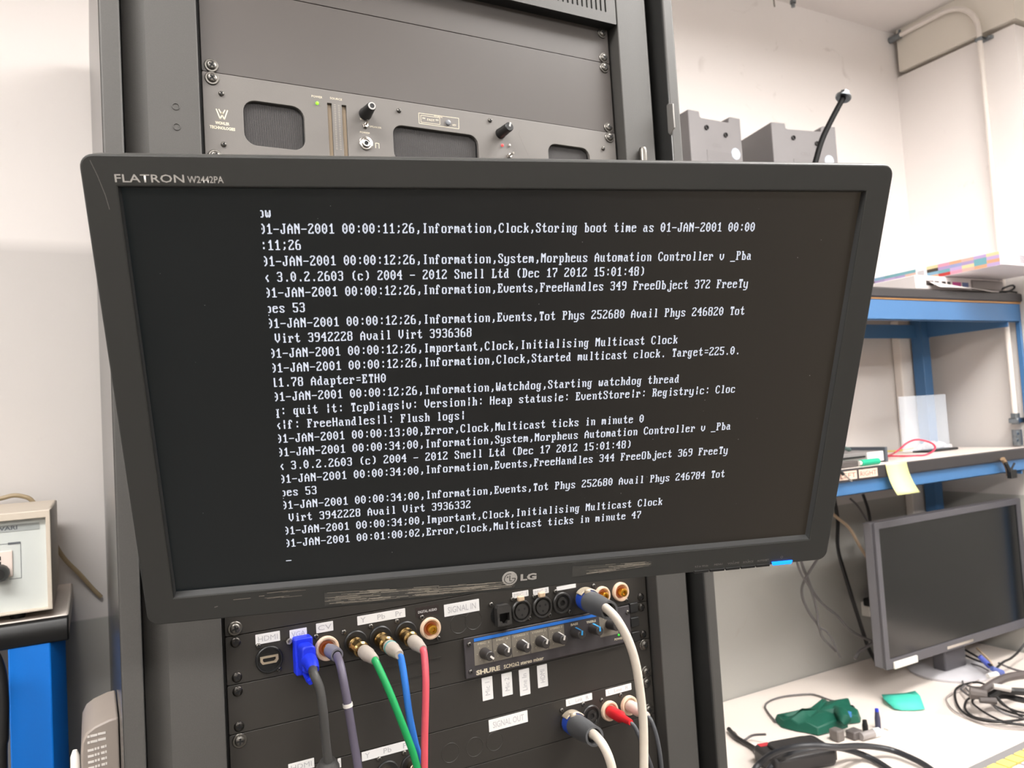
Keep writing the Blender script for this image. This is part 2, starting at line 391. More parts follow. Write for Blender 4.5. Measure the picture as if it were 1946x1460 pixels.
pa = MM @ Vector((0, 0.055, 0)); MB().tube([pa, pa + Vector((0.005, 0.06, 0.0)), Vector((pa.x + 0.01, -0.012, pa.z))], 0.022, 14).box(pa.x - 0.05, pa.x + 0.07, -0.014, -0.002, pa.z - 0.06, pa.z + 0.06).build('mount_arm', M_black, mon)

# --- the boot log: eighty columns by twenty-five rows of bitmap characters
FONT = {
'(': '2:0C18303030303030180C', ')': '2:30180C0C0C0C0C0C1830', ',': '9:18181830', '-': '7:FE', '.': 'A:1818', ':': '4:18180000001818', ';': '4:1818000000181830', '=': '5:7E00007E', '_': 'D:FF',
'|': '2:18181818001818181818',
'0': '2:386CC6C6D6D6C6C66C38', '1': '2:1838781818181818187E', '2': '2:7CC6060C183060C0C6FE', '3': '2:7CC606063C060606C67C', '4': '2:0C1C3C6CCCFE0C0C0C1E', '5': '2:FEC0C0C0FC060606C67C',
'6': '2:3860C0C0FCC6C6C6C67C', '7': '2:FEC606060C1830303030', '8': '2:7CC6C6C67CC6C6C6C67C', '9': '2:7CC6C6C67E0606060C78',
'A': '2:10386CC6C6FEC6C6C6C6', 'C': '2:3C66C2C0C0C0C0C2663C', 'D': '2:F86C6666666666666CF8', 'E': '2:FE6662687868606266FE', 'F': '2:FE6662687868606060F0', 'H': '2:C6C6C6C6FEC6C6C6C6C6',
'I': '2:3C18181818181818183C', 'J': '2:1E0C0C0C0C0CCCCCCC78', 'L': '2:F06060606060606266FE', 'M': '2:C6EEFEFED6C6C6C6C6C6', 'N': '2:C6E6F6FEDECEC6C6C6C6', 'O': '2:7CC6C6C6C6C6C6C6C67C',
'P': '2:FC6666667C60606060F0', 'R': '2:FC6666667C6C666666E6', 'S': '2:7CC6C660380C06C6C67C', 'T': '2:7E7E5A1818181818183C', 'V': '2:C6C6C6C6C6C6C66C3810', 'W': '2:C6C6C6C6D6D6D6FEEE6C',
'a': '5:780C7CCCCCCC76', 'b': '2:E06060786C666666667C', 'c': '5:7CC6C0C0C0C67C', 'd': '2:1C0C0C3C6CCCCCCCCC76', 'e': '5:7CC6FEC0C0C67C', 'f': '2:386C6460F060606060F0', 'g': '5:76CCCCCCCCCC7C0CCC78',
'h': '2:E060606C76666666' + '66E6', 'i': '2:18180038181818' + '18183C', 'j': '2:0606000E06060606060666663C', 'k': '2:E06060666C78786C66E6', 'l': '2:3818181818181818183C', 'm': '5:ECFED6D6D6D6C6', 'n': '5:DC666666666666',
'o': '5:7CC6C6C6C6C67C', 'p': '5:DC66666666667C6060F0', 'q': '5:76CCCCCCCCCC7C0C0C1E', 'r': '5:DC7666606060F0', 's': '5:7CC660380CC67C', 't': '2:103030FC30303030361C', 'u': '5:CCCCCCCCCCCC76',
'v': '5:C6C6C6C6C66C38', 'w': '5:C6C6D6D6D6FE6C', 'y': '5:C6C6C6C6C6C67E060CF8'}
D0 = '01-JAN-2001 00:00:'
ROWS = ['ow', D0 + '11;26,Information,Clock,Storing boot time as 01-JAN-2001 00:00', ':11;26',
 D0 + '12;26,Information,System,Morpheus Automation Controller v _Pba', 'k 3.0.2.2603 (c) 2004 - 2012 Snell Ltd (Dec 17 2012 15:01:48)',
 D0 + '12;26,Information,Events,FreeHandles 349 FreeObject 372 FreeTy', 'pes 53', D0 + '12;26,Information,Events,Tot Phys 252680 Avail Phys 246820 Tot', ' Virt 3942228 Avail Virt 3936368',
 D0 + '12;26,Important,Clock,Initialising Multicast Clock', D0 + '12;26,Information,Clock,Started multicast clock. Target=225.0.', '11.78 Adapter=ETH0',
 D0 + '12;26,Information,Watchdog,Starting watchdog thread', 'q: quit |t: TcpDiags|v: Version|h: Heap status|e: EventStore|r: Registry|c: Cloc', 'k|f: FreeHandles|l: Flush logs|',
 D0 + '13;00,Error,Clock,Multicast ticks in minute 0', D0 + '34;00,Information,System,Morpheus Automation Controller v _Pba', 'k 3.0.2.2603 (c) 2004 - 2012 Snell Ltd (Dec 17 2012 15:01:48)',
 D0 + '34;00,Information,Events,FreeHandles 344 FreeObject 369 FreeTy', 'pes 53', D0 + '34;00,Information,Events,Tot Phys 252680 Avail Phys 246784 Tot', ' Virt 3942228 Avail Virt 3936332',
 D0 + '34;00,Important,Clock,Initialising Multicast Clock', '01-JAN-2001 00:01:00;02,Error,Clock,Multicast ticks in minute 47', '_']
X0t, PX, ZT, PZ = -0.1828, 0.004535 / 9, 0.1393, 0.010873 / 16
tx = MB()
for r_, row in enumerate(ROWS):
    for c_, ch in enumerate(row):
        if ch not in FONT: continue
        st, hx = FONT[ch].split(':'); st = int(st, 16)
        for k in range(len(hx) // 2):
            bits = int(hx[2 * k:2 * k + 2], 16); i = 0
            if r_ == 0 and st + k < 5: continue
            if r_ == 24 and ch == '_': bits = 0xFF
            while i < 8:
                if bits >> (7 - i) & 1 and not (c_ == 0 and i < 3 and r_ != 24):
                    j = i
                    while j < 8 and bits >> (7 - j) & 1: j += 1
                    xa = X0t + (c_ * 9 + i) * PX; xb = X0t + (c_ * 9 + j) * PX; za = ZT - (r_ * 16 + st + k) * PZ
                    tx.quad(Vector((xa, -0.0003, za - PZ)), Vector((xb, -0.0003, za - PZ)), Vector((xb, -0.0003, za)), Vector((xa, -0.0003, za)))
                    i = j
                else: i += 1
tx.build('screen_text', mat('lit_text', (20, 20, 22), 0.5, var=0, emit=1.0, ecol=(222, 226, 238)), mon, 'white boot log lettering on the lit screen', frame=MM, smooth=False)

# --- badges, buttons, light, old tape on the bezel
YZ = -0.00625
text_on('badge', 'FLATRON', -0.2667, -0.2256, 0.1538, 0.1588, YZ, M_print, mon, bold=0.008, frame=MM, label='silver wordmark badge on the top bezel')
text_on('badge', 'W2442PA', -0.2237, -0.2018, 0.1537, 0.1580, YZ, M_print, mon, bold=0.008, frame=MM)
text_on('maker_badge', 'LG', 0.0027, 0.0163, -0.1652, -0.1588, YZ, M_print, mon, bold=0.045, frame=MM)
def disc(r, n=28, cx=0, cz=0): return [(cx + r * math.cos(2 * math.pi * i / n), cz + r * math.sin(2 * math.pi * i / n)) for i in range(n)]
mplate('emblem', disc(0.0064, 30, -0.0064, -0.1618), [], -0.0064, -0.0058, M_print, 'round silver emblem on the lower bezel')
em = MB()
def stroke(mb, pts, wd, y):
    for (a, b), (c, d) in zip(pts, pts[1:]):
        L = math.hypot(c - a, d - b) or 1e-9; nx, nz = -(d - b) / L * wd / 2, (c - a) / L * wd / 2
        mb.quad(Vector((a + nx, y, b + nz)), Vector((c + nx, y, d + nz)), Vector((c - nx, y, d - nz)), Vector((a - nx, y, b - nz)))
ex, ez = -0.0064, -0.1618
stroke(em, [(ex + 0.0046 * math.cos(math.radians(a)), ez + 0.0046 * math.sin(math.radians(a))) for a in range(75, 361, 15)] + [(ex + 0.0018, ez)], 0.0006, -0.0066)
stroke(em, [(ex, ez + 0.003), (ex, ez - 0.0022), (ex + 0.002, ez - 0.0022)], 0.0006, -0.0066)
stroke(em, [(ex - 0.0024, ez + 0.0016), (ex - 0.0014, ez + 0.0016)], 0.001, -0.0066)
em.build('emblem_lines', M_bez, mon, frame=MM, smooth=False)
bx = [0.1572, 0.1722, 0.1871, 0.2017, 0.2164, 0.2306]
for i in range(5):
    MB().box(bx[i] + 0.0006, bx[i + 1] - 0.0006, -0.0068, -0.003, -0.1745, -0.1718).build('button', M_black, mon, frame=MM, bevel=0.0004)
joined_text('button_labels', [('4:3 in Wide', 0.1580, 0.1705, -0.1688, -0.1668), ('MENU', 0.1762, 0.1840, -0.1686, -0.1668), ('VOLUME', 0.1890, 0.2000, -0.1688, -0.1670), ('^', 0.1935, 0.1950, -0.1664, -0.1658),
    ('SOURCE', 0.2035, 0.2135, -0.1690, -0.1671), ('^', 0.2075, 0.2090, -0.1664, -0.1658), ('AUTO/SET', 0.2172, 0.2285, -0.1689, -0.1671)], YZ, M_dprint, mon, frame=MM)
pw = MB(); px_, pz_ = 0.2408, -0.1665
stroke(pw, [(px_ + 0.001 * math.cos(math.radians(a)), pz_ + 0.001 * math.sin(math.radians(a))) for a in range(130, 411, 20)], 0.0003, YZ)
stroke(pw, [(px_, pz_ + 0.0003), (px_, pz_ + 0.0014)], 0.0003, YZ)
pw.build('power_symbol', M_dprint, mon, frame=MM, smooth=False)
mplate('power_light', [(0.2330, -0.1738), (0.2508, -0.1738), (0.2516, -0.1706), (0.2316, -0.1706)], [], -0.0074, -0.004, mat('blue_lit_plastic', (10, 60, 200), 0.3, var=0, emit=3.2, ecol=(10, 110, 255)), 'glowing blue power light bar', bev=0.0004)
M_tape = mat('tape_glue', (150, 142, 130), 0.35, var=0.3, vscale=600)
M_tape2 = mat('tape_film', (64, 63, 60), 0.2, var=0.2, vscale=300)
def tape(x0, x1, zl0, zl1, zr0, zr1, n, film, lmin, lmax):
    fb = MB(); fb.quad(*[Vector((x, -0.0063, z)) for x, z in ((x0, zl0), (x1, zr0), (x1, zr1), (x0, zl1))])
    if film: fb.build('tape_residue', M_tape2, mon, frame=MM, smooth=False)
    tb = MB()
    for k in range(n):
        f = random.random(); ln = random.uniform(lmin, lmax); xa = random.uniform(x0, x1 - ln); hh = random.uniform(0.0001, 0.00042)
        def zz(x):
            t_ = (x - x0) / (x1 - x0); return (zl0 + (zr0 - zl0) * t_) * (1 - f) + (zl1 + (zr1 - zl1) * t_) * f
        za, zb_ = zz(xa), zz(xa + ln)
        tb.quad(Vector((xa, -0.00645, za)), Vector((xa + ln, -0.00645, zb_)), Vector((xa + ln, -0.00645, zb_ + hh)), Vector((xa, -0.00645, za + hh)))
    tb.build('tape_residue', M_tape, mon, frame=MM, smooth=False)
tape(-0.1555, -0.002, -0.1703, -0.1588, -0.1708, -0.1648, 130, True, 0.003, 0.03)
tape(0.047, 0.1172, -0.1662, -0.1560, -0.1622, -0.1578, 26, True, 0.006, 0.03)
tape(-0.225, -0.168, -0.1600, -0.1545, -0.1595, -0.1535, 10, False, 0.004, 0.02)
sb = MB(); stroke(sb, [(-0.2795, 0.167), (-0.2765, 0.158), (-0.2735, 0.146), (-0.2722, 0.137)], 0.0003, YZ)
stroke(sb, [(-0.2375, -0.1625), (-0.2350, -0.1618)], 0.0006, YZ)
sb.build('scratches', M_dprint, mon, frame=MM, smooth=False)

db = MB(); rd_ = random.Random(3)
for k in range(34):
    x, z, r = rd_.uniform(-0.255, 0.255), rd_.uniform(-0.14, 0.14), rd_.uniform(0.00012, 0.00032)
    db.quad(Vector((x - r, -0.0002, z - r)), Vector((x + r, -0.0002, z - r)), Vector((x + r, -0.0002, z + r)), Vector((x - r, -0.0002, z + r)))
db.build('dust_specks', mat('dust', (150, 150, 150), 0.8, var=0), mon, frame=MM, smooth=False)['kind'] = 'stuff'
# ------------------------------------------------------------------ speaker unit above the screen
M_alu = mat('grey_anodised_plate', (104, 100, 96), 0.5, metal=0.1, var=0.05, vscale=25, bump=0.08, bscale=1200)
M_cream = mat('cream_print', (214, 203, 178), 0.5, var=0.03)
M_mesh = mat('speaker_grille_black', (26, 25, 25), 0.6, var=0.1)
M_chrome = mat('nickel', (200, 196, 190), 0.18, metal=1.0, var=0.05)
M_knobtip = mat('knob_cap_grey', (170, 168, 165), 0.35, var=0.05)
M_white = mat('white_plastic', (225, 220, 213), 0.4, var=0.04)
YW = -0.0022
def W(u, v): return ay(u, v, YW)
sp = thing('audio_monitor_unit', 'grey speaker panel with dark grilles, knobs and a green light, just above the big screen', 'audio unit', (0, 0, Z0 - 2 * U))
holes_ = {'a': (-0.2048, -0.1456, 1.7667, 1.8114, 0.012), 'b': (-0.0519, 0.0494, 1.7667, 1.8068, 0.011), 'c': (0.1418, 0.2010, 1.7667, 1.8097, 0.011)}
mtr = [(W(621.8, 196).x, W(630.3, 197.2).x), (W(649.5, 200.6).x, W(658.0, 201.8).x)]
zm1 = W(626, 196).z; zm0 = 1.7575
cuts = [rrect(*holes_[k]) for k in holes_] + [rrect(a, b, zm0, zm1, 0.0004, 1) for a, b in mtr]
zt, zb_ = Z0, Z0 - 2 * U
plate('faceplate', rrect(-0.2413, 0.2413, zb_ + 0.0003, zt - 0.0003, 0.0012, 2), cuts, YW, 0.0022, M_alu, sp, bev=0.0004)
for k, (x0, x1, z0, z1, r) in holes_.items():
    lb = MB(); n = int((x1 - x0) / 0.0012)
    for i in range(n + 1): lb.box(x0 - 0.002 + 0.0012 * i, x0 - 0.002 + 0.0012 * i + 0.00068, 0.0024, 0.0030, z0 - 0.002, z1 + 0.002)
    g = lb.box(x0 - 0.003, x1 + 0.003, 0.0032, 0.0042, z0 - 0.003, z1 + 0.003).build('speaker_grille', mat('grille_wire', (66, 63, 62), 0.5, var=0.12, vscale=300), sp, smooth=False)
    MB().box(x0 - 0.003, x1 + 0.003, 0.0031, 0.0033, z0 - 0.003, z1 + 0.003).build('grille_backing', M_blk, g, smooth=False)
for a, b in mtr: MB().box(a - 0.001, b + 0.001, 0.0012, 0.0018, zm0 - 0.001, zm1 + 0.001).build('level_meter', mat('meter_window_tan', (150, 132, 108), 0.45, var=0.04), sp, smooth=False)
sc_ = MB()
xm = (mtr[0][1] + mtr[1][0]) / 2
for i in range(26):
    z = zm1 - 0.001 - i * 0.00185
    for s in (-1, 1): sc_.box(xm + s * 0.0021 - 0.0009, xm + s * 0.0021 + 0.0009, YW - 0.00008, YW, z - 0.00018, z + 0.00018)
sc_.build('meter_scale', mat('faded_print', (172, 165, 152), 0.5, var=0.03), sp, smooth=False)
p = W(602.7, 196.5)
MB().lathe(p, -VY, [(0, 0.0016), (0.0012, 0.0015), (0.002, 0.0009), (0.0022, 0)], 14).build('power_light', mat('green_lit_led', (90, 200, 40), 0.3, var=0, emit=1.6, ecol=(140, 235, 40)), sp, 'small lit green power light')
def knob(u, v, r0, r1, L, body, tipm, parent, ang=0.6, y=YW, pointer=None, ring=True):
    p = ay(u, v, y)
    k = MB().lathe(p, -VY, [(0, r0), (0.002, r0), (0.003, r0 * 0.94), (L - 0.0008, r1), (L, r1 * 0.85), (L, 0)], 24).build('knob', body, parent)
    if ring:
        MB().lathe(p - VY * (L - 0.0004), -VY, [(0, r1 * 0.9), (0.0008, r1 * 0.85), (0.0009, r1 * 0.55)], 20).build('knob_cap', tipm, k)
    if pointer is not None:
        M = Matrix.Translation(p) @ Matrix.Rotation(ang, 4, 'Y'); w_ = r0 * 0.17
        pb = MB().box(-w_, w_, -L - 0.0003, -L + 0.001, 0.0, r1 * 0.98, M)
        pb._mk([M @ Vector(q) for q in ((-w_, -L - 0.0003, r1 * 0.95), (w_, -L - 0.0003, r1 * 0.95), (w_, -0.002, r0 + 0.0003), (-w_, -0.002, r0 + 0.0003), (-w_, -L + 0.001, r1 * 0.7), (w_, -L + 0.001, r1 * 0.7), (w_, -0.002, r0 * 0.8), (-w_, -0.002, r0 * 0.8))],
               [(0, 1, 2, 3), (4, 7, 6, 5), (0, 3, 7, 4), (1, 5, 6, 2), (0, 4, 5, 1), (3, 2, 6, 7)])
        pb.build('knob_pointer', pointer, k, smooth=False)
    return k
knob(694, 217, 0.0068, 0.0046, 0.0225, M_black, M_knobtip, sp)
knob(951, 254, 0.0062, 0.0052, 0.0225, M_black, M_knobtip, sp, ang=0.3, pointer=M_knobtip, ring=False)
def toggle(u, v, ut, vt):
    p = W(u, v); q = ay(ut, vt, YW - 0.011)
    n = MB().lathe(p, -VY, [(0, 0.0032), (0.0018, 0.0032), (0.0022, 0.0026), (0.004, 0.0024), (0.004, 0)], 6).build('toggle_switch', M_chrome, sp)
    MB().tube([p - VY * 0.003, p * 0.4 + q * 0.6, q], [0.0009, 0.0011, 0.0014], 10).build('toggle_lever', M_chrome, n)
toggle(694, 239.5, 699.5, 229); toggle(967, 297, 976, 290.5)
p = W(695.4, 272.9)
MB().lathe(p, -VY, [(0, 0.0072), (0.001, 0.0072), (0.0014, 0.0064), (0.0014, 0.0052), (0.003, 0.005), (0.0034, 0.0044), (0.0034, 0.0034), (0.002, 0.0032), (0.002, 0.0024)], 26).lathe(p - VY * 0.0019, -VY, [(0, 0.0025), (0.0001, 0)], 16).build('headphone_jack', M_chrome, sp)
MB().lathe(p - VY * 0.0023, -VY, [(0, 0.0023), (0.0001, 0)], 16).build('jack_hole', M_blk, sp)
for u, v, on in ((954.5, 276.5, True), (967.8, 276.5, False)):
    MB().lathe(W(u, v), -VY, [(0, 0.0016), (0.0012, 0.0015), (0.002, 0.0009), (0.0022, 0)], 14).build('indicator_light', mat('red_lit_led', (220, 60, 60), 0.3, var=0, emit=0.8, ecol=(255, 90, 90)) if on else M_white, sp, 'small red indicator light' if on else 'small clear indicator light')
for u, v in ((420.4, 178.2), (425, 274.8), (758, 210.5), (931, 229), (1146, 282.6)):
    put_screw(SM_s, W(u, v), sp, random.uniform(0, 1), 'small_screw')
for s in (-1, 1):
    for z in (zb_ + 0.00635, zt - 0.00635): put_screw(SM_w, Vector((s * 0.23255, YW, z)), sp, random.uniform(-.3, .6))
lg = MB(); YP = YW - 0.0001
c = W(422, 217.5); hw, hh = 0.0052, 0.0048
stroke(lg, [(c.x - hw, c.z + hh), (c.x - hw * .35, c.z - hh), (c.x, c.z - hh * .1), (c.x + hw * .35, c.z - hh), (c.x + hw, c.z + hh)], 0.0011, YP)
stroke(lg, [(c.x - hw * .55, c.z + hh), (c.x - hw * .12, c.z + hh * .1), (c.x, c.z + hh * .5), (c.x + hw * .12, c.z + hh * .1), (c.x + hw * .55, c.z + hh)], 0.0010, YP)
lg.build('maker_emblem', M_cream, sp, smooth=False)
def tw(body, u0, v0, u1, v1, h, bold=0.0):
    a, b = W(u0, v0), W(u1, v1); return (body, a.x, b.x, (a.z + b.z) / 2 - h / 2, (a.z + b.z) / 2 + h / 2, bold)
joined_text('maker_name', [tw('WOHLER', 409, 233, 436, 236, 0.0030, .03), tw('TECHNOLOGIES', 398.5, 240, 447, 247, 0.0030, .03)], YP, M_cream, sp)
M_fprint = mat('faded_print', (172, 165, 152), 0.5, var=0.03)
joined_text('panel_lettering', [tw('POWER', 592, 182, 612.5, 186, 0.0022), tw('SOURCE', 627, 186, 650, 190, 0.0022), tw('PHASE', 825, 220, 841, 222.5, 0.0022), tw('FAST', 812, 227, 826, 229.5, 0.0024), tw('POWER', 684, 251, 703, 253.5, 0.0018), tw('SPEAKER', 702, 240, 725, 243.5, 0.0018),
    tw('KEY', 860, 237.5, 867, 238.5, 0.002), tw('VOL', 684, 226, 692, 227, 0.0018)], YP, M_cream, sp)
fr = MB()
def rect_lines(mb, pts, w_, y, gap=None):
    q = [W(*p) for p in pts]; q = [(a.x, a.z) for a in q] + [(q[0].x, q[0].z)]
    stroke(mb, q, w_, y)
rect_lines(fr, [(795.6, 214.8), (871.5, 225), (872, 245), (796.5, 234.5)], 0.0005, YP)
rect_lines(fr, [(799.5, 219), (835.5, 224), (836, 236.8), (800, 232)], 0.0004, YP)
for u, v in ((804, 225), (807, 225.4), (829, 228.6), (832, 229)):
    p = W(u, v); fr._mk([Vector((p.x - .0008, YP, p.z + .0009)), Vector((p.x + .0008, YP, p.z + .0009)), Vector((p.x, YP, p.z - .0009))], [(0, 1, 2)])
p = W(717, 277)
stroke(fr, [(p.x - .0019, p.z - .0028), (p.x - .0019, p.z + .0026), (p.x + .0019, p.z + .0026), (p.x + .0019, p.z - .0028)], 0.0006, YP)
fr.build('printed_frames', M_cream, sp, smooth=False)
MB().lathe(W(851, 233.5), -VY, [(0, 0.0031), (0.0015, 0.003), (0.0019, 0.0024), (0.0019, 0)], 20).build('push_button', mat('button_grey', (110, 112, 116), 0.35, var=0.05), sp)
scx = MB(); q = [W(u, v) for u, v in ((989, 247), (985.5, 254), (993, 272), (1004, 296))]; stroke(scx, [(a.x, a.z) for a in q], 0.0003, YP)
scx.build('scratch', mat('scratch_dark', (90, 86, 82), 0.5, var=0), sp, smooth=False)

# ------------------------------------------------------------------ signal-in connector panel
M_label = mat('white_label_tape', (226, 224, 222), 0.5, var=0.03)
M_lprint = mat('grey_label_print', (176, 174, 176), 0.5, var=0.03)
M_gold = mat('gold_plating', (214, 160, 60), 0.2, metal=1.0, var=0.05)
M_brass = mat('worn_brass', (176, 146, 96), 0.24, metal=1.0, var=0.12, vscale=150)
M_ivory = mat('ivory_plastic', (224, 196, 170), 0.4, var=0.05)
M_redin = mat('copper_insulator', (188, 112, 74), 0.4, var=0.05)
YA = -0.0015
def A(u, v): return ay(u, v, YA)
pa_ = panel('signal_connector_row', 'black rack panel marked SIGNAL IN, with a row of sockets, directly under the big screen', Z0 - 12 * U, Z0 - 13 * U, M_panel, plain=True)
def label_strip(parent, body, bl, tr, y=YA, rot=False, dark=False, inset=0.14, spread=None):
    """white tape from the photo's bottom-left and top-right corners"""
    a, b = ay(*bl, y), ay(*tr, y); x0, x1, z0, z1 = a.x, b.x, a.z, b.z
    s = MB().prism(rrect(x0, x1, z0, z1, 0.0004, 2), VX, VZ, VY, Vector((0, 0, 0)), y - 0.0003, y).build('label_strip', mat('dark_label', (44, 36, 34), 0.4) if dark else M_label, parent, smooth=False)
    dx, dz = (x1 - x0), (z1 - z0); m_ = M_label if dark else M_lprint
    if spread:
        its = []
        for (t_, f0, f1) in spread: its.append((t_, x0 + dx * f0, x0 + dx * f1, z0 + dz * 0.24, z1 - dz * 0.2))
        joined_text('label_lettering', its, y - 0.0004, m_, s)
    elif body:
        ix = 0.1 * dx if not rot else 0.26 * dx; iz = (0.37 if dark else 0.24) * dz if not rot else 0.13 * dz
        text_on('label_lettering', body, x0 + ix, x1 - ix, z0 + iz, z1 - iz, y - 0.0004, m_, s, rot90=rot)
    return s
def z_at(z): return z
def strip_m(parent, body, u0, u1, v_mid_l, h, y=YA, **k):
    """white tape from left/right pixel columns, the pixel row of its middle-left and its real height"""
    a = ay(u0, v_mid_l, y); zc = a.z
    # right end on the same height
    lo, hi = a.x, a.x + 0.3
    for _ in range(40):
        m_ = (lo + hi) / 2; d_ = Vector((m_, y, zc)) - CAM
        if IW / 2 + FPX * d_.dot(RT) / d_.dot(FW) < u1: lo = m_
        else: hi = m_
    x0, x1 = a.x, lo
    def inv(x, z):
        d_ = Vector((x, y, z)) - CAM; return (IW / 2 + FPX * d_.dot(RT) / d_.dot(FW), IH / 2 + FPX * d_.dot(DN) / d_.dot(FW))
    return label_strip(parent, body, inv(x0, zc - h / 2), inv(x1, zc + h / 2), y, **k)
strip_m(pa_, 'HDMI', 485.5, 532, 1216.5, 0.0092)
strip_m(pa_, 'VGA', 550.5, 583, 1207.5, 0.0092)
strip_m(pa_, 'CV', 600.8, 633, 1195, 0.0092)
strip_m(pa_, None, 679, 770, 1180.5, 0.0088, spread=(('Y', .06, .17), ('Pb', .41, .57), ('Pr', .79, .93)))
strip_m(pa_, 'SIGNAL IN', 844, 910.5, 1161.5, 0.0125)
strip_m(pa_, 'DIGITAL AUDIO', 790, 834, 1165, 0.0098, dark=True)
strip_m(pa_, 'MIC 1', 973.5, 1004, 1132.5, 0.0065); strip_m(pa_, 'MIC 2', 1013, 1042.5, 1126.5, 0.0065); strip_m(pa_, None, 1057.7, 1094, 1119.5, 0.0045)
def ring_socket(p, r, name, parent, m_ring=M_ivory, core=True, label=None):
    s = MB().lathe(p, -VY, [(0, r), (0.003, r), (0.0042, r * 0.93), (0.0042, r * 0.8), (0.001, r * 0.68), (0.001, 0)], 28).build(name, m_ring, parent, label)
    if core:
        MB().lathe(p - VY * 0.001, -VY, [(0, r * 0.64), (0.0008, r * 0.6), (0.0008, r * 0.45)], 24).build('insulator', M_redin, s)
        MB().lathe(p - VY * 0.001, -VY, [(0, r * 0.46), (0.0075, r * 0.42), (0.0078, r * 0.36), (0.0078, r * 0.2), (0.006, r * 0.18), (0.006, 0)], 22).build('contact_sleeve', M_gold, s)
    return s
ZA = 1.2734
def AX(u, v, z=ZA): return Vector((A(u, v).x, YA, z))
hd = MB(); c = AX(511, 1252)
hd.lathe(c, -VY, [(0, 0.0125), (0.0022, 0.0125), (0.003, 0.0118), (0.003, 0.0108), (0.0004, 0.0104), (0.0004, 0)], 28)
hs = hd.build('hdmi_socket', M_black, pa_)
hp = [(-0.0083, 0.0035), (0.0083, 0.0035), (0.0083, -0.0008), (0.0062, -0.0035), (-0.0062, -0.0035), (-0.0083, -0.0008)]
inn = [(a * 0.72, b * 0.55) for a, b in hp]
plate('hdmi_shell', [(c.x + a, c.z + b) for a, b in hp], [[(c.x + a, c.z + b) for a, b in inn]], YA - 0.0028, YA - 0.0004, mat('hdmi_shell_beige', (176, 160, 138), 0.35, metal=0.5), hs)
ring_socket(AX(620.4, 1231), 0.0118, 'rca_socket', pa_, label='ivory ringed socket under the CV label')
ring_socket(AX(817, 1193), 0.0112, 'rca_socket', pa_, label='ivory ringed gold socket under DIGITAL AUDIO')
ring_socket(AX(1143, 1127.5), 0.0104, 'rca_socket', pa_); ring_socket(AX(1178, 1125.5), 0.0112, 'rca_socket', pa_)
for u, v in ((676, 1219), (723, 1209), (771, 1199)):
    MB().lathe(AX(u, v), -VY, [(0, 0.0118), (0.0012, 0.0118), (0.002, 0.0108), (0.002, 0.0)], 26).build('bnc_socket', M_black, pa_)
# network socket
c = AX(952, 1168); x, z = c.x, c.z
MB().lathe(c, -VY, [(0, 0.0125), (0.001, 0.0125), (0.001, 0)], 24).build('socket_flange', M_black, pa_)
es = plate('network_socket', [(x - 0.0085, z - 0.0105), (x + 0.0085, z - 0.0105), (x + 0.0085, z + 0.0085), (x + 0.006, z + 0.0115), (x - 0.006, z + 0.0115), (x - 0.0085, z + 0.0085)], [[(x - 0.006, z - 0.0055), (x - 0.0035, z - 0.0055), (x - 0.002, z - 0.0085), (x + 0.002, z - 0.0085), (x + 0.0035, z - 0.0055), (x + 0.006, z - 0.0055), (x + 0.006, z + 0.003), (x - 0.006, z + 0.003)]], YA - 0.0085, YA - 0.001, mat('socket_grey_black', (52, 50, 48), 0.45), pa_)
MB().box(x - 0.007, x + 0.007, YA - 0.002, YA - 0.001, z - 0.009, z + 0.004).build('socket_recess', M_blk, es)
def xlr(u, v, parent=pa_):
    c = AX(u, v)
    s = MB().lathe(c, -VY, [(0, 0.0125), (0.0025, 0.0125), (0.0036, 0.0116), (0.0036, 0.0104), (0.0006, 0.0098), (0.0006, 0.0084), (0.003, 0.008), (0.003, 0)], 28).build('microphone_socket', mat('microphone_socket_grey', (50, 48, 46), 0.4), parent)
    pb = MB()
    for a in (30, 150, 270): pb.lathe(c + Vector((0.0042 * math.cos(math.radians(a)), -0.0031, 0.0042 * math.sin(math.radians(a)))), -VY, [(0, 0.0013), (0.0001, 0)], 10)
    pb.build('pin_holes', M_blk, s)
    MB().box(c.x - 0.0042, c.x + 0.0042, c.y - 0.004, c.y, c.z + 0.0105, c.z + 0.0165).build('release_tab', mat('beige_tab', (205, 178, 148), 0.45), s, bevel=0.0014)
xlr(989.5, 1162); xlr(1029, 1152.4)
def speakon_socket(c, parent):
    s = MB().lathe(c, -VY, [(0, 0.0122), (0.002, 0.0122), (0.003, 0.0114), (0.003, 0.0098), (0.0006, 0.0094), (0.0006, 0.0066), (0.003, 0.0062), (0.003, 0.0034), (0.0008, 0.0032), (0.0008, 0)], 28).build('speaker_socket', mat('speaker_socket_black', (44, 42, 40), 0.4), parent)
    return s
speakon_socket(AX(1066.8, 1145), pa_); speakon_socket(AX(1108, 1135.5), pa_)
for u, v in ((490.8, 1228), (530, 1272), (653, 1201.5), (600.5, 1210), (704.5, 1190.6), (754, 1181), (801.5, 1173.5), (832.7, 1212.7), (933, 1149), (964, 1186), (973.5, 1139), (1006, 1175), (1014.5, 1134), (1044, 1169), (1055, 1124.5), (1082, 1163), (1127.5, 1113.5), (1190, 1141)):
    put_screw(SM_s, A(u, v), pa_, random.uniform(0, 1.5), 'small_screw')
def ghost_socket(parent, u, v, r, y, n=28):
    """knocked-out blank hole pressed in the panel: a thin ring"""
    p = ay(u, v, y); mb = MB()
    mb.lathe(p, -VY, [(0, r), (0.00025, r * 0.98), (0, r * 0.95)], n)
    mb.build('blank_socket_ring', M_panel, parent)
for u, v in ((872, 1186), (900, 1179)): ghost_socket(pa_, u, v, 0.010, YA)

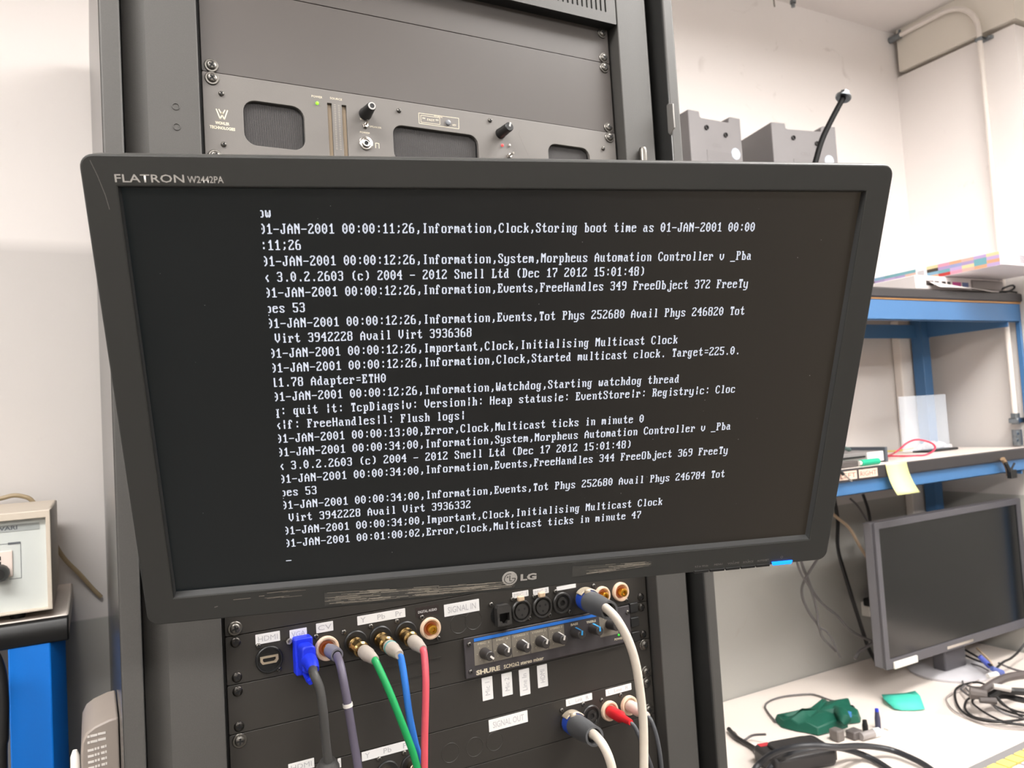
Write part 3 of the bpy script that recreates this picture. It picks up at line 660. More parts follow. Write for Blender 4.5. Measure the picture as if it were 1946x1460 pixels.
# ------------------------------------------------------------------ mixer row
pb_ = panel('blank_panel', 'black rack tray front left of and behind the small mixer, carrying the mixer', Z0 - 13 * U, Z0 - 14 * U, M_panel, plain=True)
rb = MB()
for u0, v0, u1, v1 in ((732, 1271, 838, 1249.5), (732, 1291.5, 838, 1282.5), (725, 1307.5, 760, 1300)):
    a, b = A(u0, v0), A(u1, v1); rb.box(a.x, b.x, YA - 0.0006, YA, (a.z + b.z) / 2 - 0.0004, (a.z + b.z) / 2 + 0.0004)
rb.build('ribs', M_panel, pb_, smooth=False)
YM = -0.0045
def X(u, v): return ay(u, v, YM)
mx0, mx1 = X(884, 1250).x, X(1198, 1180).x; mz1, mz0 = X(884, 1214).z, X(887, 1291).z
mixer = thing('audio_mixer', 'small half-width audio mixer with a row of knobs under a blue stripe', 'mixer', ((mx0 + mx1) / 2, 0, mz0))
M_mixf = mat('mixer_face_charcoal', (66, 62, 64), 0.45, var=0.05)
M_mixg = mat('mixer_channel_grey', (128, 121, 110), 0.5, var=0.05)
M_blue = mat('blue_stripe', (40, 118, 214), 0.4, var=0.05)
MB().box(mx0, mx1, YM, -0.0018, mz0, mz1).build('faceplate', M_mixf, mixer, bevel=0.0006)
def X2(u, v): return ay(u, v, YM - 0.0003)
bx0 = X(900, 1210).x; bx1 = X(1133, 1165).x
MB().box(bx0, bx1, YM - 0.0004, YM, mz1 - 0.0052, mz1 - 0.0020).build('blue_stripe', M_blue, mixer, smooth=False)
kz = X(921, 1241).z
secs = [X(u, 1240).x for u in (900.5, 936.5, 973, 1008.5, 1043.5, 1075)]
for i in range(5): MB().box(secs[i] + 0.0003, secs[i + 1] - 0.0004, YM - 0.0003, YM, mz0 + 0.0118, mz1 - 0.0062).build('channel_field', M_mixg, mixer, smooth=False)
MB().box(X(1139, 1190).x, X(1174, 1190).x, YM - 0.0003, YM, mz0 + 0.012, mz1 - 0.0062).build('channel_field', M_mixg, mixer, smooth=False)
kw = M_white
M_kn = mat('mixer_knob_dark', (56, 52, 50), 0.45, var=0.05)
M_kb = mat('pointer_blue', (60, 170, 240), 0.4, var=0.03)
kxs = [X(u, v).x for u, v in ((920, 1243), (953.5, 1233.5), (990, 1227.5), (1025.5, 1221.5), (1058, 1212))]
def mknob(x, z, ang, ptr, r=0.0060, L=0.0155):
    p = Vector((x, YM, z)); d_ = p - CAM
    u = IW / 2 + FPX * d_.dot(RT) / d_.dot(FW); v = IH / 2 + FPX * d_.dot(DN) / d_.dot(FW)
    knob(u, v, r, r * 0.84, L, M_kn, M_kn, mixer, ang=ang, y=YM, pointer=ptr, ring=False)
for i, a in enumerate((2.3, 0.25, 0.2, 0.35, 0.3)): mknob(kxs[i], kz, a, kw)
mknob(X(1092, 1206).x, kz + 0.001, 0.15, M_kb); mknob(X(1126, 1197).x, kz + 0.001, 0.0, M_kb); mknob(X(1158, 1190).x, kz + 0.002, 0.75, kw)
dt = MB()
for x in kxs:
    for a in (-140, -90, -40, 40, 90, 140):
        cx_, cz_ = x + 0.0082 * math.sin(math.radians(a)), kz + 0.0082 * math.cos(math.radians(a)); dt.box(cx_ - 0.0003, cx_ + 0.0003, YM - 0.0005, YM, cz_ - 0.0003, cz_ + 0.0003)
dt.build('scale_dots', M_cream, mixer, smooth=False)
def tmx(body, u0, v0, u1, v1, h, bold=0.0):
    a, b = X(u0, v0), X(u1, v1); return (body, a.x, b.x, (a.z + b.z) / 2 - h / 2, (a.z + b.z) / 2 + h / 2, bold)
zt_ = mz1 - 0.0085
its = [('MIC 1', secs[0] + 0.005, secs[1] - 0.004, zt_ - 0.001, zt_ + 0.001), ('MIC 2', secs[1] + 0.005, secs[2] - 0.004, zt_ - 0.001, zt_ + 0.001), ('STEREO 1', secs[2] + 0.003, secs[3] - 0.003, zt_ - 0.001, zt_ + 0.001), ('STEREO 2', secs[3] + 0.003, secs[4] - 0.003, zt_ - 0.001, zt_ + 0.001), ('STEREO 3', secs[4] + 0.003, secs[5] - 0.003, zt_ - 0.001, zt_ + 0.001)]
its += [tmx('BASS', 1084.5, 1188, 1098, 1185, 0.0026, .03), tmx('TREBLE', 1114, 1183, 1132, 1180, 0.0026, .03), tmx('MASTER', 1146, 1176, 1165, 1172, 0.0022), tmx('POWER', 1167.5, 1216, 1184, 1212, 0.0026, .02)]
joined_text('channel_lettering', its, YM - 0.0004, M_cream, mixer)
joined_text('maker_name', [tmx('SHURE', 904.5, 1278, 950, 1270.5, 0.0052, .045)], YM - 0.0004, M_cream, mixer)
joined_text('model_lettering', [tmx('SCM262 stereo mixer', 957, 1266, 1033, 1252, 0.0042, .02)], YM - 0.0004, M_cream, mixer)
MB().lathe(X(1175.6, 1207), -VY, [(0, 0.0014), (0.0008, 0.0012), (0.0013, 0)], 12).build('power_light', mat('green_led', (50, 190, 50), 0.3, var=0, emit=0.6, ecol=(60, 220, 60)), mixer, 'small green power light')
for u, v in ((891.5, 1225), (894.5, 1277), (1192, 1164)): put_screw(SM_s, X(u, v), mixer, 0.4, 'small_screw')
for z in (mz0 + 0.004, (mz0 + mz1) / 2, mz1 - 0.004):
    MB().box(mx1 + 0.0005, mx1 + 0.012, -0.0055, -0.0016, z - 0.0055, z + 0.0055).build('mounting_ear', M_black, mixer, bevel=0.0006)

# ------------------------------------------------------------------ blank row with four upright labels, then the signal-out panel
pc_ = panel('labelled_panel', 'blank black rack panel with four upright white labels below the mixer', Z0 - 14 * U, Z0 - 15 * U, M_panel)
YC = YA
for body, u0, u1, vt, vb in (('Mic 1', 915, 935, 1284.5, 1332), ('Mic 2', 952.5, 972, 1276.5, 1323.5), ('Line In', 985.5, 1005.5, 1269, 1322.5), ('HDMI', 1020, 1039, 1261, 1307.5)):
    a = ay((u0 + 0), (vt + 5), YC); b = ay(u1 + 2.5, vb - 4, YC)
    s = MB().prism(rrect(a.x, b.x, b.z, a.z, 0.0004, 2), VX, VZ, VY, Vector((0, 0, 0)), YC - 0.0003, YC).build('label_strip', M_label, pc_, smooth=False)
    text_on('label_lettering', body, a.x + 0.0035, b.x - 0.0035, b.z + 0.005, a.z - 0.005, YC - 0.0004, M_lprint, s, rot90=True)
pd_ = panel('signal_connector_row', 'black rack panel marked SIGNAL OUT, two rows below the mixer', Z0 - 15 * U, Z0 - 16 * U, M_panel)
strip_m(pd_, 'SIGNAL OUT', 929, 1002.5, 1380.5, 0.0125)
strip_m(pd_, None, 1075.5, 1125, 1336.5, 0.0076, spread=(('L', .1, .17), ('Link', .36, .62), ('R', .76, .86)))
strip_m(pd_, None, 1151, 1199.5, 1317.5, 0.0076, spread=(('L', .1, .17), ('Line', .32, .62), ('R', .76, .88)))
strip_m(pd_, None, 687.5, 786, 1439, 0.0088, spread=(('Y', .06, .15), ('Pb', .41, .56), ('Pr', .79, .93)))
strip_m(pd_, 'CV', 642, 648, 1451, 0.0088); strip_m(pd_, 'HDMI', 548, 597, 1462, 0.0088)
ZD = Z0 - 15.6 * U
def DX(u, v): p = A(u, v); return Vector((p.x, YA, p.z))
zd = DX(1157, 1350.7).z
def DZ(u, v): return Vector((A(u, v).x, YA, zd))
speakon_socket(DZ(1082, 1367), pd_); speakon_socket(DZ(1122, 1357.5), pd_)
for u, v in ((1157, 1350.7), (1194, 1340.5)): ring_socket(DZ(u, v), 0.0113, 'rca_socket', pd_, core=False)
for u, v in ((735.5, 1460), (782, 1449)):
    s = MB().lathe(DZ(u, v), -VY, [(0, 0.0118), (0.0012, 0.0118), (0.002, 0.0108), (0.002, 0.0)], 26).build('bnc_socket', M_black, pd_)
    MB().lathe(DZ(u, v) - VY * 0.002, -VY, [(0, 0.0062), (0.009, 0.0062), (0.0095, 0.0055), (0.0095, 0)], 22).build('socket_barrel', mat('nickel_warm', (186, 172, 146), 0.25, metal=1.0, var=0.1, vscale=200), s)
for u, v in ((1067, 1350), (1108, 1338), (1134, 1371), (1143, 1331), (1179, 1321), (720, 1443), (768, 1431)): put_screw(SM_s, A(u, v), pd_, random.uniform(0, 1), 'small_screw')
for u, v in ((856, 1431), (902, 1420), (940, 1409)): ghost_socket(pd_, u, v, 0.010, YA)
panel('blank_panel', 'blank black rack panel at the bottom edge, below the panel marked SIGNAL OUT', Z0 - 16 * U, Z0 - 39 * U, M_panel)

# ------------------------------------------------------------------ cables plugged into the rack
def P_(u, v, y): return ay(u, v, y)
def drop(pts):
    """let a hanging cord run on down and into the lower panel"""
    e = Vector(pts[-1]); return list(pts) + [e + Vector((0.004, 0.004, -0.10)), Vector((e.x + 0.008, -0.02, e.z - 0.17)), Vector((e.x + 0.008, -0.002, e.z - 0.18))]
def cable(name, label, cat='cable', group=None): 
    return thing(name, label, cat, (0, -0.05, 1.2), group)
# blue video plug
M_cblk = mat('cable_black', (74, 73, 72), 0.45, var=0.08, vscale=60)
M_vga = mat('vga_plug_blue', (22, 48, 214), 0.45, var=0.08, vscale=80)
vg = cable('video_cable', 'dark grey video cable with a chunky blue plug under the VGA label')
vx0, vx1 = A(556, 1245).x, A(590, 1238).x; vz1, vz0 = A(556, 1210).z, A(556, 1281).z
b = MB()
b.prism(rrect(vx0, vx1, vz0, vz1, 0.002, 3), VX, VZ, VY, Vector((0, 0, 0)), -0.014, -0.0012)
b.prism(rrect(vx0 + 0.002, vx1 - 0.002, vz0 + 0.006, vz1 - 0.004, 0.004, 4), VX, VZ, VY, Vector((0, 0, 0)), -0.032, -0.014)
vp = b.build('plug', M_vga, vg, bevel=0.0015)
pc0 = Vector(((vx0 + vx1) / 2, -0.032, (vz0 + vz1) / 2))
MB().tube([pc0 + VY * 0.002, pc0 - VY * 0.008 - VZ * 0.001, pc0 - VY * 0.014 - VZ * 0.005], [0.0075, 0.0065, 0.0055], 14).build('boot', M_vga, vp)
ts = Vector(((vx0 + vx1) / 2, -0.016, vz0 + 0.002))
MB().tube([ts, ts - VY * 0.012 - VZ * 0.003], 0.0032, 12).tube([ts - VY * 0.012 - VZ * 0.003, ts - VY * 0.017 - VZ * 0.004], 0.0024, 10).build('thumbscrew', M_vga, vp)
MB().lathe(A(547, 1217) , -VY, [(0, 0.003), (0.006, 0.003), (0.006, 0.0016), (0.004, 0)], 6).build('standoff_nut', M_chrome, vg)
MB().tube(spline([pc0 - VY * 0.012 - VZ * 0.004, P_(596, 1281, -0.058), P_(607.5, 1309, -0.062), P_(614, 1353, -0.062), P_(618, 1400, -0.055), P_(624, 1452, -0.045)]), 0.0041, 14).build('cord', M_cblk, vg)
bp_ = P_(624, 1450, -0.045)
MB().tube([bp_ + VZ * 0.002, bp_ - VZ * 0.004 + VY * 0.002, bp_ - VZ * 0.02 + VY * 0.005], [0.007, 0.0105, 0.0105], 16).build('lower_plug', M_cblk, vg)
# composite video cable, purple grey
M_purp = mat('cable_purple_grey', (98, 92, 108), 0.45, var=0.06, vscale=60)
M_gboot = mat('boot_grey', (116, 114, 124), 0.4, var=0.06)
cvc = cable('composite_cable', 'purple grey video cable with a small white tag, hanging from the CV socket')
a0 = AX(620.4, 1231) - VY * 0.002; a1 = P_(640.5, 1245.5, -0.030)
dd = (a1 - a0)
MB().tube([a0, a0 + dd * .35, a0 + dd * .36, a0 + dd * .8, a0 + dd], [0.0052, 0.0056, 0.0066, 0.0068, 0.0062], 18).build('plug', M_gboot, cvc)
MB().lathe(a1 - dd.normalized() * 0.0006, dd, [(0, 0.0046), (0.0014, 0.0044), (0.0014, 0.0)], 16).build('plug_opening', M_blk, cvc)
pts = spline(drop([a1 - dd * 0.05, P_(646, 1262, -0.042), P_(652, 1290, -0.05), P_(660.8, 1340, -0.052), P_(671.5, 1405, -0.05), P_(681, 1462, -0.048), P_(688, 1520, -0.046)]))
MB().tube(pts, 0.0039, 14).build('cord', M_purp, cvc)
i0 = min(range(len(pts)), key=lambda i: abs((pts[i] - P_(659.8, 1337, -0.052)).length))
tg = MB().tube([pts[i0 - 1] * .45 + pts[i0] * .55, pts[i0], pts[i0] * .55 + pts[i0 + 1] * .45], 0.0046, 16).build('tag', M_white, cvc)
# three component video cables
M_boot = mat('boot_pale', (176, 166, 156), 0.45, var=0.08, vscale=80)
def comp(label, sock, tip, pts, col, band=None):
    t = cable('component_cable', label, group=None)
    a = AX(*sock) - VY * 0.001; tipp = P_(*tip, -0.052); d_ = tipp - a; L = d_.length
    MB().lathe(a, d_, [(0, 0.0070), (L * .12, 0.0076), (L * .16, 0.0064), (L * .21, 0.0064), (L * .24, 0.0077), (L * .38, 0.0077), (L * .41, 0.0062), (L * .46, 0.0062), (L * .52, 0.0052)], 22).build('gold_connector', M_brass, t)
    bt = MB().lathe(a, d_, [(L * .47, 0.0), (L * .47, 0.0058), (L * .50, 0.0066), (L * .70, 0.0068), (L * .73, 0.0060), (L * .82, 0.0058), (L * .98, 0.0046), (L, 0.004), (L, 0)], 20).build('boot', M_boot, t)
    if band: MB().lathe(a, d_, [(L * .56, 0.0066), (L * .57, 0.0070), (L * .60, 0.0070), (L * .61, 0.0066)], 20).build('band', band, bt)
    MB().tube(spline(drop([tipp - d_ * 0.06] + pts)), 0.0034, 14).build('cord', col, t)
comp('green component video cable leaning right from the Y socket', (671, 1220), (712.5, 1255), [P_(716, 1262, -0.055), P_(738, 1310, -0.062), P_(760, 1365, -0.066), P_(783, 1425, -0.064), P_(797, 1468, -0.06), P_(824, 1520, -0.062)], mat('cable_green', (28, 158, 88), 0.42, var=0.05))
comp('blue component video cable with a teal band on its boot, from the Pb socket', (720.6, 1210), (759, 1245), [P_(762, 1252, -0.05), P_(770, 1300, -0.053), P_(778, 1360, -0.054), P_(788, 1410, -0.052), P_(797, 1455, -0.046), P_(784, 1520, -0.038)], mat('cable_blue', (52, 122, 214), 0.42, var=0.05), mat('band_teal', (70, 150, 150), 0.4))
comp('coral red component video cable from the Pr socket', (767.5, 1201), (803.5, 1234.5), [P_(806, 1243, -0.055), P_(809, 1290, -0.062), P_(808.5, 1340, -0.064), P_(807, 1400, -0.064), P_(806.5, 1465, -0.06), P_(806, 1530, -0.05)], mat('cable_red', (214, 84, 96), 0.42, var=0.05))
# two white speaker cables with locking plugs
M_cwhite = mat('cable_white', (226, 215, 200), 0.45, var=0.04)
M_spk = mat('plug_boot_grey', (92, 93, 95), 0.5, var=0.06, vscale=60)
M_spb = mat('plug_ring_blue', (38, 78, 186), 0.4, var=0.06)
def speaker_cable(label, c, end, pts, r=0.0047):
    t = cable('speaker_cable', label)
    a = c - VY * 0.003; e = end; d_ = (e - a); L = d_.length; dn = d_.normalized()
    MB().lathe(a, d_, [(0, 0.0), (0, 0.0118), (L * .22, 0.0122), (L * .28, 0.0118)], 26).build('plug_ring', M_spb, t)
    bt = MB().lathe(a, d_, [(L * .22, 0.0119), (L * .30, 0.0122), (L * .55, 0.0118), (L * .85, 0.0104), (L, 0.0104), (L * 1.0, 0.0080), (L * .9, 0.0076), (L * .9, 0)], 28).build('plug_boot', M_spk, t)
    MB().lathe(a + dn * (L * .91), dn, [(0, 0.0074), (0.0002, 0)], 22).build('boot_opening', M_blk, bt)
    up = (VZ - dn * VZ.dot(dn)).normalized(); F_ = rot_to(d_, a)
    lt = MB(); n = 10; prof = []
    for j in range(2):
        rr = 0.0126 + j * 0.0016
        prof.append([(rr * math.sin(math.radians(-52 + 104 * i / n)), rr * math.cos(math.radians(-52 + 104 * i / n))) for i in range(n + 1)])
    poly = prof[0] + prof[1][::-1]
    lt.prism([(q[0], q[1]) for q in poly], Vector((F_[0][0], F_[1][0], F_[2][0])), Vector((F_[0][2], F_[1][2], F_[2][2])), Vector((F_[0][1], F_[1][1], F_[2][1])), a, L * .02, L * .24)
    o_ = F_ @ Vector((0.003, L * .26, 0.0128)); lt.lathe(o_ - up * 0.003, up, [(0, 0.0036), (0.004, 0.0034), (0.0052, 0.0022), (0.0052, 0)], 14)
    lt.build('latch', mat('latch_silver_beige', (206, 192, 170), 0.3, metal=0.3, var=0.06), t, bevel=0.0006)
    MB().tube(spline(drop([e - dn * (L * .12)] + pts)), r, 16).build('cord', M_cwhite, t)
speaker_cable('white speaker cable with a grey and blue plug, hanging from the upper socket row', AX(1108, 1135.5), P_(1158, 1160.5, -0.066), [P_(1153, 1157, -0.070), P_(1172, 1177, -0.088), P_(1193, 1215, -0.094), P_(1208, 1262, -0.092), P_(1218, 1327, -0.085), P_(1223, 1385, -0.08), P_(1223.5, 1470, -0.076), P_(1222, 1540, -0.07)])
speaker_cable('white speaker cable with a grey and blue plug, hanging from the lower socket row', DZ(1082, 1367), P_(1130, 1400, -0.066), [P_(1128.5, 1396, -0.068), P_(1145, 1415, -0.082), P_(1158, 1443, -0.086), P_(1165, 1475, -0.084), P_(1168, 1530, -0.08)])
def rca_cable(label, c, tip, r0, pts, mb_, mc):
    t = cable('phono_cable', label); a = c - VY * 0.002; d_ = tip - a; L = d_.length
    MB().lathe(a, d_, [(0, 0), (0, r0 * .9), (L * .1, r0), (L * .52, r0), (L * .62, r0 * .66), (L * .95, r0 * .52), (L, r0 * .46), (L, 0)], 18).build('plug', mb_, t)
    MB().tube(spline(drop([tip - d_ * 0.05] + pts)), 0.0023, 12).build('cord', mc, t)
M_cgrey = mat('cable_slate', (82, 84, 88), 0.42, var=0.05)
rca_cable('thin slate cable with a red phono plug, lower right of the rack', DZ(1157, 1350.7), P_(1199, 1373.5, -0.05), 0.0066, [P_(1206, 1382, -0.052), P_(1216, 1403, -0.055), P_(1228, 1432, -0.055), P_(1240, 1465, -0.05), P_(1250, 1510, -0.045)], mat('plug_red', (214, 36, 44), 0.4, var=0.06), M_cgrey)
rca_cable('thin slate cable with a whitish phono plug, beside the red one', DZ(1194, 1340.5), P_(1231, 1360.5, -0.05), 0.0068, [P_(1238, 1371, -0.052), P_(1247, 1397, -0.055), P_(1254, 1432, -0.055), P_(1258, 1470, -0.05), P_(1260, 1520, -0.045)], mat('plug_white', (222, 208, 198), 0.42, var=0.06), M_cgrey)
# ------------------------------------------------------------------ right work bench with two shelves
M_bblue = mat('bench_blue_paint', (66, 112, 160), 0.38, var=0.05, vscale=6)
M_btop = mat('bench_laminate', (232, 221, 212), 0.35, var=0.03, vscale=8)
M_bedge = mat('bench_black_edge', (52, 49, 50), 0.4, var=0.06)
M_wood = mat('chipboard', (190, 140, 86), 0.6, var=0.15, vscale=60)
bench = thing('work_bench', 'blue framed work bench with white desk and two shelves, right of the rack', 'work bench', (1.2, 0.4, 0))
BX0, BX1 = 0.42, 1.905
MB().box(BX0, 1.915, -0.02, YB - 0.002, 0.725, 0.76).build('desk_top', M_btop, bench, bevel=0.003)
MB().box(BX0, 1.886, 0.43, YB - 0.03, 1.303, 1.333).box(1.886, 1.922, 0.43, 0.452, 1.303, 1.333).build('shelf_top', M_btop, bench, bevel=0.002)
MB().prism([(0.43, 1.3325), (0.4265, 1.329), (0.4265, 1.3065), (0.43, 1.303)], VY, VZ, VX, Vector((0, 0, 0)), BX0, 1.924).build('shelf_edge', M_bedge, bench)
MB().box(BX0, 1.886, 0.434, YB - 0.03, 1.7255, 1.7525).box(1.886, 1.924, 0.434, 0.452, 1.7255, 1.7525).build('shelf_board', M_wood, bench, bevel=0.001)
MB().prism([(0.434, 1.7545), (0.4285, 1.751), (0.4285, 1.7325), (0.434, 1.7295)], VY, VZ, VX, Vector((0, 0, 0)), BX0, 1.922).build('shelf_edge', M_bedge, bench)
MB().box(BX0, 1.886, 0.434, YB - 0.03, 1.7525, 1.7545).box(1.886, 1.922, 0.434, 0.452, 1.7525, 1.7545).build('shelf_laminate', mat('shelf_grey_laminate', (120, 116, 112), 0.4), bench)
for z0, z1 in ((1.272, 1.3028), (1.676, 1.7253)):
    MB().box(BX0, 1.916, 0.436, 0.440, z0, z1).box(BX0, 1.916, 0.436, 0.452, z0, z0 + 0.003).build('front_beam', M_bblue, bench, bevel=0.001)
MB().box(BX0, 1.90, 0.690, 0.694, 1.6625, 1.7025).build('rear_beam', M_bblue, bench)
MB().box(BX0, 1.90, 0.690, 0.694, 1.262, 1.3025).build('rear_beam', M_bblue, bench)
for z0, z1 in ((1.6625, 1.7253), (1.262, 1.3028)): MB().box(1.862, 1.866, 0.44, 0.70, z0, z1).build('side_beam', M_bblue, bench)
for x0, x1, y0, y1 in ((1.832, 1.87, 0.672, 0.706), (1.9165, 1.9235, 0.436, 0.450), (BX0, BX0 + 0.038, 0.672, 0.706), (BX0, BX0 + 0.038, 0.44, 0.474)):
    MB().box(x0, x1, y0, y1, 0.76, 1.7253).build('post', M_bblue, bench, bevel=0.002)
for x in (BX0 + 0.02, 1.85):
    for y in (0.0, 0.66): MB().box(x, x + 0.05, y, y + 0.05, 0, 0.725).build('leg', M_bblue, bench, bevel=0.002)
MB().box(BX0 + 0.02, 1.90, 0.0, 0.03, 0.665, 0.7245).build('desk_rail', M_bblue, bench)
# white square column on the wall beside the post
a, b = ay(1698, 650, YB), ay(1721, 650, YB)
props(MB().box(1.785, 1.855, 0.712, YB - 0.0005, 0.7602, 1.72).build('trim_2', mat('column_white', (232, 226, 220), 0.5, var=0.03), bevel=0.004), kind='structure')
# conduit pipe on the right wall
M_pipe = mat('pipe_white', (232, 224, 216), 0.45, var=0.04)
M_zinc = mat('zinc', (140, 146, 150), 0.3, metal=1.0, var=0.15, vscale=120)
cx_ = XR - 0.022
cp = thing('conduit_pipe', 'white painted conduit pipe bending down the right wall', 'pipe', (cx_, 0.465, 1.4))
pts = [(cx_, 0.725, 2.612), (cx_, 0.68, 2.614), (cx_, 0.62, 2.615)] + [(cx_, 0.565 - 0.10 * math.sin(math.radians(a)), 2.515 + 0.10 * math.cos(math.radians(a))) for a in range(0, 91, 10)] + [(cx_, 0.465, 2.3), (cx_, 0.465, 1.9), (cx_, 0.465, 1.42)]
MB().tube(pts, 0.0070, 14).build('pipe', M_pipe, cp)
MB().tube([(cx_, 0.736, 2.612), (cx_, 0.70, 2.612)], 0.0100, 14).lathe((cx_, 0.702, 2.622), VZ, [(0, 0.004), (0.008, 0.004), (0.008, 0)], 8).build('connector', M_zinc, cp)
MB().tube([(cx_, 0.465, 1.425), (cx_, 0.465, 1.395)], 0.0105, 14).tube([(cx_, 0.465, 1.38), (cx_, 0.465, 1.337)], 0.012, 14).build('connector', M_zinc, cp)
MB().box(XR - 0.031, XR, 0.455, 0.475, 2.482, 2.492).lathe((XR - 0.009, 0.445, 2.487), -VX, [(0, 0.005), (0.008, 0.0045), (0.009, 0)], 8).box(XR - 0.01, XR, 0.438, 0.456, 2.482, 2.492).build('strap', M_zinc, cp, bevel=0.002)
MB().box(XR - 0.034, XR, 0.4525, 0.478, 1.398, 1.412).build('strap', M_zinc, cp, bevel=0.002)
for k, (y, z) in enumerate(((0.43, 1.37), (0.432, 1.352))):
    MB().lathe((XR - 0.03, y + 0.03, z), -VX, [(0, 0.006), (0.01, 0.006), (0.01, 0)], 6).build('locknut', M_zinc, cp)
# hanger strut on the ceiling
p = ay(1507, 8, 0.62)
hg = thing('strut_hanger', 'zinc hanger rod at the top edge of the picture, under the ceiling', 'hanger', (p.x, 0.62, CEIL))
MB().tube([(p.x, 0.62, CEIL), (p.x, 0.62, p.z - 0.008)], 0.005, 10).build('rod', M_zinc, hg)
MB().lathe((p.x, 0.62, p.z + 0.002), VZ, [(0, 0.0085), (0.007, 0.0085), (0.007, 0)], 6).lathe((p.x, 0.62, p.z + 0.03), VZ, [(0, 0.0085), (0.007, 0.0085), (0.007, 0)], 6).build('nut', M_zinc, hg)
props(MB().tube([(p.x - 0.03, 0.66, CEIL), (p.x - 0.03, 0.655, p.z + 0.005)], 0.002, 8).build('wire', mat('wire_grey', (150, 144, 135), 0.6)), 'thin grey wire hanging from the ceiling beside the zinc hanger rod', 'wire')

# ------------------------------------------------------------------ on the upper shelf
ZS = 1.7549
M_batt = mat('battery_case_grey', (116, 112, 112), 0.5, var=0.05, vscale=20)
M_hole = mat('hole_dark', (24, 20, 18), 0.6, var=0.05)
def battery(label, x, y, wd, dp, h, rot):
    F_ = Matrix.Translation((x, y, ZS)) @ Matrix.Rotation(math.radians(rot), 4, 'Z')
    t = thing('battery_box', label, 'battery box', mw=F_, group='grey battery boxes on the upper shelf')
    prof = [(0, 0), (wd, 0), (wd, h), (wd * 0.80, h), (wd * 0.77, h - 0.005), (wd * 0.77, h - 0.014), (wd * 0.25, h - 0.014), (wd * 0.22, h - 0.012), (wd * 0.21, h), (0, h)]
    body = MB().prism(prof, VX, VZ, VY, Vector((0, 0, 0)), 0, dp).build('case', M_batt, t, frame=F_, bevel=0.002)
    MB().box(wd * 0.3, wd * 0.78, -0.0008, 0, h * 0.25, h - 0.085).build('recessed_panel', mat('battery_panel_grey', (112, 108, 108), 0.5, var=0.05), t, frame=F_, bevel=0.0005)
    for fx, dz in ((0.32, 0.035), (0.68, 0.045)):
        MB().lathe((wd * fx, -0.0002, h - dz), -VY, [(0, 0.0055), (0.003, 0.0055), (0.0032, 0.004), (0.0006, 0.0034), (0.0006, 0)], 12).build('screw_hole', M_hole, t, frame=F_)
    MB().lathe((wd * 0.86, -0.0001, h - 0.085), -VY, [(0, 0.0135), (0.0005, 0.0135), (0.0005, 0)], 24).build('round_sticker', mat('sticker_pale', (172, 180, 190), 0.45), t, 'pale round sticker', frame=F_)
    joined_text('moulded_lettering', [('CELL', wd * 0.42, wd * 0.58, h - 0.076, h - 0.068)], -0.0003, mat('battery_letter', (108, 104, 104), 0.5), t, frame=F_)
    return t
battery('grey battery box with notched top, next to the rack edge', 0.827, 0.5, 0.155, 0.19, 2.1455 - ZS, 0)
battery('grey battery box with notched top, crossed by the black bolt ended cable', 1.081, 0.5, 0.185, 0.19, 2.151 - ZS, -10)
# black cable with a metal nut rising behind the big screen
ac = thing('bolt_cable', 'stiff black cable ending in a metal bolt head, rising behind the big screen', 'cable', ay(1551, 310, 0.30))
yy = 0.30
pb0 = ay(1543, 330, yy)
pts = spline([Vector((pb0.x + 0.05, 0.475, ZS + 0.007)), Vector((pb0.x + 0.03, 0.445, ZS + 0.008)), Vector((pb0.x + 0.005, 0.37, ZS + 0.03)), Vector((pb0.x - 0.012, 0.315, ZS + 0.12)), pb0, ay(1549, 310, yy), ay(1562, 266, yy), ay(1580, 228, yy), ay(1604, 183, yy)])
ac.location = pts[0]; MW[ac.name] = Matrix.Translation(pts[0])
MB().tube(pts, 0.0058, 14).build('cord', mat('rubber_black', (7, 7, 7), 0.6, var=0.1, spec=0.15), ac)
q0, q1 = ay(1602, 187, yy), ay(1609, 165, yy); ad = (q1 - q0).normalized()
MB().lathe(q0, ad, [(0, 0.006), (0, 0.0150), (0.0025, 0.0165), (0.004, 0.0165), (0.006, 0.010), (0.006, 0)], 22).build('flange', M_zinc, ac)
MB().lathe(q0 + ad * 0.005, ad, [(0, 0.0095), (0.012, 0.0095), (0.0135, 0.008), (0.0135, 0.005), (0.008, 0.0045), (0.008, 0)], 6).build('nut', M_zinc, ac)

# flat colourful carton, overhanging device beneath it
XB = 1.62
cart = thing('flat_carton', 'flat white carton with a row of colour swatches along its side, on the upper shelf', 'carton', (1.78, 0.47, 1.795))
cz0, cz1, cy0, cy1 = 1.795, 1.8305, 0.305, 0.725
MB().box(XB, XB + 0.262, cy0, cy1, cz0, cz1).build('box', mat('carton_white', (236, 230, 234), 0.5, var=0.03), cart, bevel=0.0012)
SW_ = [(112, 164, 172), (206, 172, 160), (166, 148, 190), (220, 202, 156), (126, 166, 190), (184, 60, 54), (232, 228, 230), (148, 156, 196), (70, 150, 122), (222, 150, 170), (210, 160, 126), (184, 194, 212), (222, 212, 160), (66, 58, 50), (184, 160, 200), (170, 190, 208)]
SWM = [mat('swatch_%d' % i, c, 0.5, var=0.03) for i, c in enumerate(SW_)]
sw = MB(); nseg = 13; ln = (cy1 - cy0 - 0.012) / nseg
for i in range(nseg):
    for j in range(4):
        y0 = cy0 + 0.006 + i * ln; hh = (cz1 - cz0 - 0.002) / 4; z0 = cz0 + 0.001 + j * hh
        sw.mi = 6 if i == 6 else random.choice((0, 0, 1, 2, 2, 3, 4, 5, 7, 8, 9, 10, 12, 13, 14)); sw.quad(Vector((XB - 0.0004, y0, z0)), Vector((XB - 0.0004, y0 + ln, z0)), Vector((XB - 0.0004, y0 + ln, z0 + hh)), Vector((XB - 0.0004, y0, z0 + hh)))
